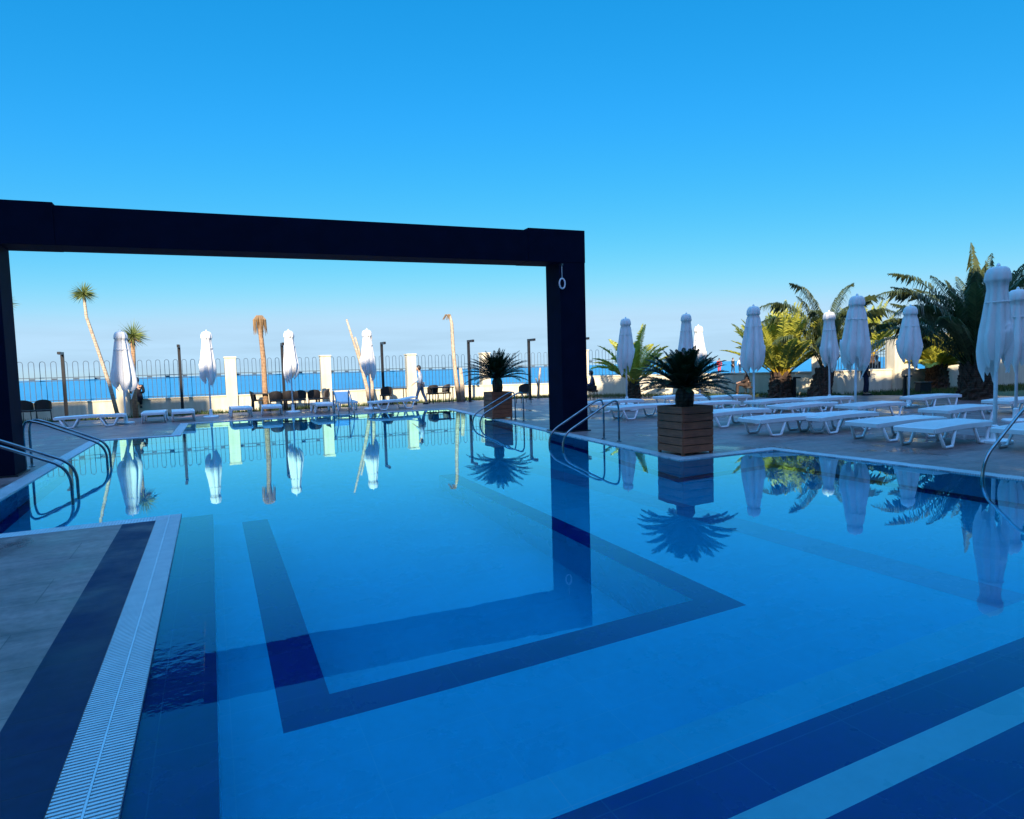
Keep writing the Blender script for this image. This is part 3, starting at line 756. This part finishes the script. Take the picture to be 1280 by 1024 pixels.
def make_table(label, loc, rz, lx=1.5, ly=.8):
    t = thing('dark_table', label, 'table', loc, rz, 'dark tables by the sea wall')
    m = MB(); m.box(-lx/2, lx/2, -ly/2, ly/2, .70, .74); m.build('table_top', rattan_m, t, bevel=.008)
    for sx in (-1, 1):
        for sy in (-1, 1):
            m = MB(); m.box(sx*(lx/2-.07)-.025, sx*(lx/2-.07)+.025, sy*(ly/2-.07)-.025, sy*(ly/2-.07)+.025, 0, .70); m.build('leg', rattan_m, t)
    return t
ch0 = make_chair('dark rattan chair left of the first lamp post, whole in view', GD(54, 23.8), .2+math.pi)
for lb, px, dp, rz in [
 ('dark rattan chair half hidden by the left column', 33, 23.6, -.2+math.pi),
 ('dark chair at the left end of the long dark table set', 322, 27.6, AY),
 ('dark chair right beside the dead palm trunk', 345, 26.6, math.pi),
 ('dark chair between the lamp post and the umbrella pole', 361, 26.9, math.pi+.1),
 ('dark chair just right of the umbrella pole at the table set', 375, 27.0, math.pi),
 ('dark chair left of the second cream pillar, back turned', 393, 27.3, math.pi-.1),
 ('dark chair at the right end of the long dark table set', 404, 27.9, -AY),
 ('dark chair beside the fourth lamp post', 483, 29.2, math.pi),
 ('dark chair right of the standing man', 541, 29.6, math.pi),
 ('dark chair at the table left of the grey dead palm', 556, 30.0, -AY+.3),
 ('dark chair under the farther cycad beside the handrail', 655, 27.5, math.pi)]:
    copy_tree(ch0, GD(px, dp), rz, lb)
tb0 = make_table('long dark table left of the lamp post by the dead palm', GD(338, 27.6), RZ*.2)
copy_tree(tb0, GD(376, 28.1), RZ*.2, 'long dark table between lamp post and second cream pillar')
copy_tree(tb0, GD(494, 29.8), RZ*.2, 'dark table just left of the standing man', None, (.7, 1, 1))
copy_tree(tb0, GD(552, 29.4), RZ*.2, 'dark table left of the grey dead palm trunk', None, (.7, 1, 1))

# ------------------------------------------------------------------ lamp posts and bollards
def lamp(label, loc, h=2.92):
    t = thing('lamp_post', label, 'lamp post', loc, 0, 'black lamp posts along the wall')
    m = MB(); m.box(-.055, .055, -.055, .055, 0, h); m.build('post', black_m, t, bevel=.008)
    m = MB(); m.box(-.05, .05, -.62, -.05, h-.10, h-.005); a = m.build('lamp_head', black_m, t, bevel=.006)
    m = MB(); m.box(-.04, .04, -.58, -.25, h-.108, h-.098); m.build('diffuser', white_plastic, a)
    m = MB(); m.box(-.12, .12, -.12, .12, 0, .02); m.build('base_plate', black_m, t)
    return t
lp = lamp('black lamp post beside the dark chairs at far left', GD(82.5, 24.3), 2.62)
for lb, px, dp in [
 ('black lamp post between the two leftmost umbrellas', 228, 26.6),
 ('black lamp post at the dark table set beside an umbrella', 356, 27.4),
 ('black lamp post between the bare tree and the standing man', 480, 29.3),
 ('black lamp post between the grey dead palm and the farther cycad', 588, 29.6),
 ('black lamp post between the farther cycad and the navy column', 663, 30.2),
 ('black lamp post hidden behind the navy column, its head peeping out', 729, 30.5)]:
    copy_tree(lp, GD(px, dp), 0, lb, None, (1, 1, 1.1))
def bollard(label, loc):
    t = thing('bollard_light', label, 'bollard light', loc, RZ, 'low black bollard lights')
    m = MB(); m.box(-.05, .05, -.05, .05, 0, .78); m.build('post', black_m, t, bevel=.006)
    m = MB(); m.box(-.05, .24, -.06, .06, .78, .84); m.build('lamp_head', black_m, t, bevel=.006)
bollard('low black bollard light right of the golden palm trunk', GD(994, 26.0))
bollard('low black bollard light beside the gate umbrella pole', GD(1132, 24.0))
bx = MB(); bx.box(-.24, .24, -.2, .2, .0, .42, None, .08)
bo = bx.build('utility_box', black_m, bevel=.02, loc=GD(1155, 26.8)); bo.rotation_euler = (0, 0, RZ)
tag(bo, 'small black box on the ground before the gate wall', 'utility box')
m = MB(); m.box(-.26, .26, -.22, .22, .40, .46); m.build('lid', black_m, bo, bevel=.01)

# ------------------------------------------------------------------ sea wall, pillars, iron fence
def wall_run(name, label, pts, h, th=.26, mat=plaster_m, cat='wall'):
    m = MB(); cap = MB()
    for (a, b) in zip(pts, pts[1:]):
        A, B = Vector((*a, 0)), Vector((*b, 0)); d = (B-A); l = d.length; M = Matrix.Translation(A) @ Matrix.Rotation(math.atan2(d.y, d.x), 4, 'Z')
        m.box(-.0, l, 0, th, -.08, h, M); cap.box(-.02, l+.02, -.03, th+.03, h, h+.05, M)
    o = m.build(name, mat); tag(o, label, cat); cap.build('wall_cap', mat, o); return o
wall_run('sea_wall', 'low cream plastered wall with iron fence, left of the navy column', [(-16, 30.3), (12, 31.0), (17.6, 28.7)], .63)
wall_run('garden_wall', 'low cream wall curving behind the right palms and umbrellas', [(17.9, 28.3), (25.3, 19.3), (29.3, 18.95)], .95)
PGR = 'square cream pillars of the sea wall'
def wy(x): return 30.3+(x+16)*.025
PX = [-11.5, -7.4, -3.3, .83, 4.95, 9.15, 13.25]
PL = ['cream pillar far beyond the left picture edge', 'cream pillar hidden behind the left column', 'cream pillar hidden behind the leftmost umbrella', 'cream pillar left of the dead palm trunk', 'cream pillar at the right end of the long dark table set', 'cream pillar right behind the standing man', 'cream pillar behind the farther cycad']
def pillar(label, x, y, h=2.32, w=.46, rz=0.):
    m = MB(); m.box(-w/2, w/2, -w/2, w/2, -.08, h); o = m.build('wall_pillar', plaster_m, loc=(x, y, 0), bevel=.01); o.rotation_euler = (0, 0, rz)
    tag(o, label, 'pillar', PGR); m = MB(); m.box(-w/2-.03, w/2+.03, -w/2-.03, w/2+.03, h, h+.06); m.build('pillar_cap', plaster_m, o, bevel=.008); return o
for x, lb in zip(PX, PL):
    if x > -9: pillar(lb, x, wy(x)+.13)
pillar('cream pillar at the corner of wall behind the navy column', 17.75, 28.55)
pillar('cream pillar right of the golden palm', 25.3*.5+24.6*.5, 20.0, 2.35, .5, .6)
pillar('cream pillar left of the gate wall, right of the tall umbrella', 28.9, 19.1, 2.4, .5)
def fence(label, a, b, z0, z1, pitch=.165):
    A, B = Vector((*a, 0)), Vector((*b, 0)); d = B-A; l = d.length
    t = thing('iron_fence_panel', label, 'fence', A, math.atan2(d.y, d.x), 'dark iron fence panels on the sea wall')
    nb = int(l/pitch/2)*2; p = l/nb; zm = z0+(z1-z0)*.52; w = .0095
    m = MB()
    for z in (z0+.06, zm, zm+.13): m.box(0, l, -.012, .012, z-.013, z+.013)
    m.build('rails', fence_m, t)
    m = MB()
    for i in range(nb+1):
        x = i*p; m.box(x-w, x+w, -w, w, z0, z1-p/2)
    for i in range(0, nb, 2):                      # hoops joining pairs of bars
        c = (i+.5)*p
        pts = [(c-math.cos(k*math.pi/6)*p/2, 0, z1-p/2+math.sin(k*math.pi/6)*p/2) for k in range(7)]
        m.tube(pts, w*1.1, 5, False)
    for i in range(0, nb, 4):                      # small plates between two bars
        m.box(i*p+w, (i+1)*p-w, -.006, .006, zm+.03, zm+.10)
    m.build('bars', fence_m, t)
FL = ['iron fence panel left of the left column', 'iron fence panel between the left column and the leftmost umbrella', 'iron fence panel behind the leftmost and second umbrellas', 'iron fence panel behind the long dark table set', 'iron fence panel between the table set and the standing man', 'iron fence panel behind the grey dead palm', 'iron fence panel between the farther cycad and the navy column']
for i in range(len(PX)):
    x0 = PX[i]+.24; x1 = PX[i+1]-.24 if i+1 < len(PX) else 17.5
    if i == 0: continue
    if i+1 < len(PX): fence(FL[i], (x0, wy(x0)+.13), (x1, wy(x1)+.13), .68, 2.3)
    else: fence(FL[i], (13.5, 30.55), (17.5, 28.85), .68, 2.3)
fence('iron fence panel just right of the navy column', (18.0, 28.3), (20.2, 25.45), .97, 2.35)
fence('iron fence panel right of the golden palm', (25.2, 19.6), (28.6, 19.25), .97, 2.35)
# gate wall with openings at far right
gw_ = thing('gate_wall', 'tall cream wall with openings behind the short sunlit palm', 'wall', (29.3, 18.95, 0), math.atan2(-1.1, 7.0))
m = MB()
H_ = 2.55
segs = [(0, .95, -.08, H_), (.95, 1.75, -.08, .95), (1.75, 3.1, -.08, H_), (3.1, 4.0, -.08, 1.1), (3.1, 4.0, 2.1, H_), (4.0, 5.0, -.08, H_), (5.0, 5.5, -.08, 1.15), (5.0, 5.5, 2.15, H_), (5.5, 9.6, -.08, H_)]
for x0, x1, z0, z1 in segs: m.box(x0, x1, 0, .3, z0, z1)
m.build('wall_panel', plaster_m, gw_)
m = MB(); m.box(-.03, .98, -.04, .34, H_, H_+.07); m.box(1.72, 9.63, -.04, .34, H_, H_+.07); m.build('coping', plaster_m, gw_)
for x0, x1, z0, z1 in ((3.1, 4.0, 1.1, 2.1), (5.0, 5.5, 1.15, 2.15)):
    m = MB(); m.box(x0, x1, .08, .14, z0, z0+.06); m.box(x0, x1, .08, .14, z1-.06, z1); m.box(x0, x0+.06, .08, .14, z0+.06, z1-.06); m.box(x1-.06, x1, .08, .14, z0+.06, z1-.06)
    fr = m.build('window_frame', black_m, gw_); m = MB(); m.box(x0+.06, x1-.06, .10, .115, z0+.06, z1-.06); m.build('pane', glass_m, fr)
wall_run('side_wall', 'plain cream wall running off the right picture edge', [(38.6, 17.2), (41, 12), (46, 4)], 2.3)
gl_ = []

# grass verge before the walls: stuff
gm = MB(); rnd = random.Random(5)
def verge(pts, width, nblades, off=.15):
    for k in range(nblades):
        i = rnd.randrange(len(pts)-1); a, b = Vector((*pts[i], 0)), Vector((*pts[i+1], 0)); d = (b-a).normalized(); nrm = Vector((d.y, -d.x, 0))
        p = a.lerp(b, rnd.random())+nrm*(off+rnd.random()*width); h = rnd.uniform(.05, .16); an = rnd.uniform(0, 6.28); w = Vector((math.cos(an), math.sin(an), 0))*.014
        gm.quad(p-w+Vector((0, 0, -.06)), p+w+Vector((0, 0, -.06)), p+Vector((rnd.uniform(-.06, .06), rnd.uniform(-.06, .06), h)))
verge([(-8, 30.4), (12, 30.9), (17.5, 28.6)], 1.9, 9000)
verge([(18, 28), (25.3, 19.2), (38, 17.6)], 3.0, 12000)
go = gm.build('grass', blade_m); struct(go, 'stuff'); tag(go, 'short green grass verge at the foot of the cream walls', 'grass')

# ------------------------------------------------------------------ people
def skin_mesh(name, chain, mat, parent=None, sub=1):
    # chain: dict name -> (pos, radius), edges
    V, Ed, root = chain
    bm = bmesh.new(); lay = bm.verts.layers.skin.verify(); vs = {}
    for k, (p, r_) in V.items():
        v = bm.verts.new(p); vs[k] = v; v[lay].radius = r_ if isinstance(r_, tuple) else (r_, r_); v[lay].use_root = (k == root)
    for a, b in Ed: bm.edges.new((vs[a], vs[b]))
    me = bpy.data.meshes.new(name); bm.to_mesh(me); bm.free(); me.materials.append(mat)
    o = bpy.data.objects.new(name, me); COL.objects.link(o)
    sk = o.modifiers.new('skin', 'SKIN'); sk.use_smooth_shade = True; sk.branch_smoothing = .6
    sb = o.modifiers.new('sub', 'SUBSURF'); sb.levels = sub; sb.render_levels = sub
    if parent: o.parent = parent
    return o
def person(label, loc, rz, J, top_m, leg_m, hair=hair_m, coat=False, grp=None):
    # J: joint positions in body space: x right, y forward, z up
    t = thing('person', label, 'person', loc, rz, grp)
    V = {}; Ed = []
    def add(k, p, r_): V[k] = (Vector(p), r_)
    P = {k: Vector(v) for k, v in J.items()}
    add('pel', P['pel'], (.135, .10)); add('belly', P['pel'].lerp(P['chest'], .5), (.125, .095)); add('chest', P['chest'], (.15, .105)); add('neck', P['neck'], .052)
    hd = P['head']; add('jaw', P['neck'].lerp(hd, .55)+Vector((0, .015, 0)), (.058, .065)); add('head', hd, (.078, .092)); add('crown', hd+(hd-P['neck']).normalized()*.085, (.06, .07))
    Ed += [('pel', 'belly'), ('belly', 'chest'), ('chest', 'neck'), ('neck', 'jaw'), ('jaw', 'head'), ('head', 'crown')]
    fwd = Vector((0, 1, 0))
    add('nose', hd+fwd*.105+Vector((0, 0, -.02)), .014); Ed.append(('head', 'nose'))
    for s, sg in (('l', -1), ('r', 1)):
        add('sh'+s, P['sh'+s], .058); add('el'+s, P['el'+s], .042); add('wr'+s, P['wr'+s], .028); Ed += [('chest', 'sh'+s), ('sh'+s, 'el'+s), ('el'+s, 'wr'+s)]
        dh = (P['wr'+s]-P['el'+s]).normalized(); palm = P['wr'+s]+dh*.075; add('pa'+s, palm, (.038, .02)); Ed.append(('wr'+s, 'pa'+s))
        sd = dh.cross(fwd); sd = sd.normalized() if sd.length > .1 else Vector((1, 0, 0))
        for k in range(4):
            q = palm+sd*(k-1.5)*.02+dh*.03; ln = (.055, .07, .066, .05)[k]
            add(f'f{k}a'+s, q+dh*ln*.5, .009); add(f'f{k}b'+s, q+dh*ln+fwd*.02, .008); Ed += [('pa'+s, f'f{k}a'+s), (f'f{k}a'+s, f'f{k}b'+s)]
        add('th'+s, P['wr'+s]+dh*.05+fwd*.05, .010); Ed.append(('pa'+s, 'th'+s))
        add('hip'+s, P['hip'+s], .085); add('kn'+s, P['kn'+s], .056); add('an'+s, P['an'+s], .038); add('toe'+s, P['an'+s]+Vector((0, .14, -.045)), .032)
        Ed += [('pel', 'hip'+s), ('hip'+s, 'kn'+s), ('kn'+s, 'an'+s), ('an'+s, 'toe'+s)]
    body = skin_mesh('body', (V, Ed, 'pel'), skin_m, t)
    W = {}; E2 = []
    for k in ('pel', 'belly', 'chest'):
        r_ = V[k][1]; W[k] = (V[k][0], (r_[0]+.022, r_[1]+.022))
    W['neckb'] = (P['chest'].lerp(P['neck'], .72), .062); E2 += [('pel', 'belly'), ('belly', 'chest'), ('chest', 'neckb')]
    for s in 'lr':
        W['sh'+s] = (P['sh'+s], .072); W['el'+s] = (P['el'+s], .058); W['cu'+s] = (P['el'+s].lerp(P['wr'+s], .9), .046); E2 += [('chest', 'sh'+s), ('sh'+s, 'el'+s), ('el'+s, 'cu'+s)]
    if coat:
        W['hem'] = (P['pel']+Vector((0, .02, -.22)) if P['hipl'].z > .7 else P['pel']+Vector((0, .12, -.06)), (.20, .17)); E2.append(('pel', 'hem'))
    skin_mesh('coat' if coat else 'shirt', (W, E2, 'pel'), top_m, t)
    W = {'pel': (P['pel']-Vector((0, 0, .02)), (.16, .125))}; E2 = []
    for s in 'lr':
        W['hip'+s] = (P['hip'+s], .104); W['kn'+s] = (P['kn'+s], .076); W['an'+s] = (P['kn'+s].lerp(P['an'+s], .94), .058); E2 += [('pel', 'hip'+s), ('hip'+s, 'kn'+s), ('kn'+s, 'an'+s)]
    skin_mesh('trousers', (W, E2, 'pel'), leg_m, t)
    for s in 'lr':
        a = P['an'+s]; m = MB(); m.box(a.x-.045, a.x+.045, a.y-.08, a.y+.20, a.z-.085, a.z-.02, None, .18); m.build('shoe', cl_black, t, bevel=.02)
    m = MB(); b0 = 0
    nn = 14
    for i in range(7):
        ph_ = R(90-24*i)
        for j in range(nn):
            a = 2*math.pi*j/nn; r_ = .112*math.cos(ph_); front = max(0, math.sin(a)); zc_ = .132*math.sin(ph_)
            if front > .3: zc_ = max(zc_, .05)
            m.v.append((hd.x+r_*math.cos(a)*.92, hd.y-.012+r_*math.sin(a), hd.z+.02+zc_))
    for i in range(6):
        for j in range(nn): m.f.append((i*nn+j, (i+1)*nn+j, (i+1)*nn+(j+1) % nn, i*nn+(j+1) % nn))
    m.build('hair', hair, t, True)
    return t
def standing(stride=.0, lean=0., arm=.1):
    return dict(pel=(0, 0, .95), chest=(0, lean*.5, 1.30), neck=(0, lean, 1.50), head=(0, lean+.03, 1.63), shl=(-.19, lean*.9, 1.42), shr=(.19, lean*.9, 1.42), ell=(-.25, lean*.6-arm*.5, 1.14), elr=(.25, lean*.6+arm, 1.14), wrl=(-.26, lean*.6-arm*.3, .90), wrr=(.24, lean*.6+arm*2.6, .95),
                hipl=(-.095, 0, .90), hipr=(.095, 0, .90), knl=(-.10, stride*.5+.03, .50), knr=(.10, -stride*.4+.03, .50), anl=(-.10, stride, .085), anr=(.10, -stride, .085))
def sitting(seat=.45, fold=.0, foot=0.):
    z = seat+.10
    return dict(pel=(0, 0, z), chest=(0, .05, z+.36), neck=(0, .08, z+.55), head=(0, .13, z+.67), shl=(-.19, .06, z+.47), shr=(.19, .06, z+.47), ell=(-.24, .10, z+.20), elr=(.24, .10, z+.20), wrl=(-.12, .33, z+.12), wrr=(.12, .33, z+.12),
                hipl=(-.095, .03, z-.01), hipr=(.095, .03, z-.01), knl=(-.13, .44, z+.02), knr=(.13, .44, z+.02), anl=(-.12, .46-fold, foot+.085), anr=(.12, .46-fold, foot+.085))
toCam = RZ+math.pi/2
person('man in pale blue walking between dark chairs near the far pool edge', GD(527, 28.6), RZ+math.pi/2, standing(.24, .05, .12), cl_blue, cl_grey)
person('person in black sitting on the sea wall facing the water', Vector((-3.30, 30.22, 0))+Vector((.55, .0, 0)), R(8), sitting(.68, .1, .30), cl_black, cl_black, coat=True)
person('person in a dark coat seated just right of the navy column', GD(743, 28.4), toCam, sitting(.42), cl_navy, cl_black, coat=True)
person('person in dark clothes seated half behind the navy column', GD(733.5, 29.4), toCam+.2, sitting(.42), cl_black, cl_black, coat=True)
person('person in a brown coat seated left of the golden palm', GD(936, 27.6), toCam-.3, sitting(.42), cl_brown, cl_brown, coat=True)
person('person in a navy coat standing behind the tall umbrella pole', GD(1083, 26.0), toCam+2.6, standing(.05, .0, .03), cl_navy, cl_navy, coat=True)
person('person in black sitting behind the garden wall left of the gate', GD(1099, 31.2), toCam, sitting(.75, 0, .3), cl_black, cl_black, coat=True)
BZ = -.25
def beachp(lb, px, dp, top, leg, st, rz, coat=False): person(lb, GD(px, dp, BZ+.42), rz, standing(st, .0, .1), top, leg, coat=coat)
for px in (): pass
beachp('distant person in red standing on the beach beyond the wall', 900, 74, cl_red, cl_red, .05, toCam+1.2, True)
beachp('distant person in black and white on the beach, right of the one in red', 917, 74, cl_black, cl_black, .1, toCam+2)
beachp('distant person in white beside the black clad one on the beach', 926, 75, cl_white, cl_black, .1, toCam+1)
# the stools those seated people use
for lb, px, dp, rz in [('low dark stool under the person in a dark coat by the column', 743, 28.4, 0), ('low dark stool half behind the navy column', 733.5, 29.4, .3), ('low dark stool under the person in the brown coat', 936, 27.6, .5)]:
    t = thing('stool', lb, 'stool', GD(px, dp), rz, 'low dark stools')
    m = MB(); m.lathe([(.19, .36), (.20, .40), (.19, .43)], 18); m.build('seat', rattan_m, t)
    for k in range(4):
        an = k*math.pi/2+.78; m = MB(); m.tube([(.17*math.cos(an), .17*math.sin(an), 0), (.13*math.cos(an), .13*math.sin(an), .37)], .014, 6); m.build('leg', rattan_m, t)

# ------------------------------------------------------------------ the hotel behind the camera (casts the shade)
ht = thing('hotel_building', 'tall pale hotel block behind the viewpoint, its roofline stepped', 'building', (0, -10, 0))
SLP = .587
def rz_(level): return level+36*SLP
runs = [(-60, -23.5, 3.4), (-23.5, -22.3, 1.9), (-22.3, -19.15, 3.4), (-19.15, -18.1, .7), (-18.1, -1.2, 1.85), (-1.2, 2.5, 1.4), (2.5, 5.0, -.7), (5.0, 62, -3.5)]  # roof heights shaped so the shade edges fall on the wall and umbrellas
m = MB()
m.box(-60, 62, -16, -.35, 0, rz_(-3.55))
for x0, x1, lv_ in runs: m.box(x0, x1, -.35, 0, 0, rz_(lv_))
m.build('wall', facade_m, ht)
wn = MB()
for fl in range(5):
    z0 = 1.0+fl*3.3
    for k in range(18): wn.box(-55+k*6.4, -53.2+k*6.4, .0, .03, z0, z0+1.9)
w_ = wn.build('windows', glass_m, ht)
for fl in range(1, 5):
    m = MB(); m.box(-58, 60, .03, 1.1, fl*3.3+.35, fl*3.3+.5); m.build('balcony', facade_m, ht)

# ------------------------------------------------------------------ light
EL, AZ = R(28), R(25)                       # light travels towards +Y turned 25 deg to +X
ld = Vector((math.sin(AZ)*math.cos(EL), math.cos(AZ)*math.cos(EL), -math.sin(EL)))
sun = bpy.data.lights.new('sun', 'SUN'); sun.energy = 5.0; sun.angle = R(.5); sun.color = (1, .86, .66)
so = bpy.data.objects.new('sun', sun); COL.objects.link(so); so.rotation_euler = ld.to_track_quat('-Z', 'Y').to_euler()
W = bpy.data.worlds.new('World'); S.world = W; W.use_nodes = True; nt = W.node_tree
bg = nt.nodes['Background']; sky = N(nt, 'ShaderNodeTexSky', sky_type='NISHITA'); sky.sun_disc = False
sky.sun_elevation = EL; sky.sun_rotation = math.pi+AZ; sky.altitude = 0; sky.air_density = 1.0; sky.dust_density = .3; sky.ozone_density = 2.2
hs = N(nt, 'ShaderNodeHueSaturation'); hs.inputs['Saturation'].default_value = 1.25; nt.links.new(sky.outputs[0], hs.inputs['Color'])
tc = N(nt, 'ShaderNodeTexCoord'); sx = N(nt, 'ShaderNodeSeparateXYZ'); nt.links.new(tc.outputs['Generated'], sx.inputs[0])
mp = N(nt, 'ShaderNodeMapping'); mp.inputs['Scale'].default_value = (2.2, 2.2, 26); nt.links.new(tc.outputs['Generated'], mp.inputs['Vector'])
nz = noise(nt, mp.outputs[0], 2.2, 6, .55)
KD = .2                                      # sky value -> display value (strength .1, exposure +1)
sc_ = N(nt, 'ShaderNodeSeparateColor'); nt.links.new(hs.outputs[0], sc_.inputs[0]); cc_ = N(nt, 'ShaderNodeCombineColor')
hi = ramp(nt, sx.outputs['Z'], [(.585, (1, 1, 1)), (.80, (42, 4.1, 3.7))])  # overhead sky, out of view, brightened and reddened to lift the shade
for i, (ga, pw) in enumerate(((.43, 1.6), (.637, .6), (.98, .6))):
    v = math_(nt, 'MULTIPLY', math_(nt, 'MAXIMUM', sc_.outputs[i], 0.0), KD)
    v = math_(nt, 'MULTIPLY', math_(nt, 'POWER', v, pw), ga/KD)
    m_ = N(nt, 'ShaderNodeMath', operation='SMOOTH_MIN'); nt.links.new(v, m_.inputs[0]); m_.inputs[1].default_value = (.50, .76, .99)[i]/KD; m_.inputs[2].default_value = (.22, .14, .05)[i]/KD
    v = m_.outputs[0]
    nt.links.new(v, cc_.inputs[i])
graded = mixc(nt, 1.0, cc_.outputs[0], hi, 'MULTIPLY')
band = ramp(nt, sx.outputs['Z'], [(.0, (1, 1, 1)), (.045, (.95,)*3), (.075, (.25,)*3), (.11, (0, 0, 0))])
cm = ramp(nt, nz, [(.42, (0, 0, 0)), (.62, (1, 1, 1))])
fac = math_(nt, 'MULTIPLY', math_(nt, 'MULTIPLY', band, cm), .38)
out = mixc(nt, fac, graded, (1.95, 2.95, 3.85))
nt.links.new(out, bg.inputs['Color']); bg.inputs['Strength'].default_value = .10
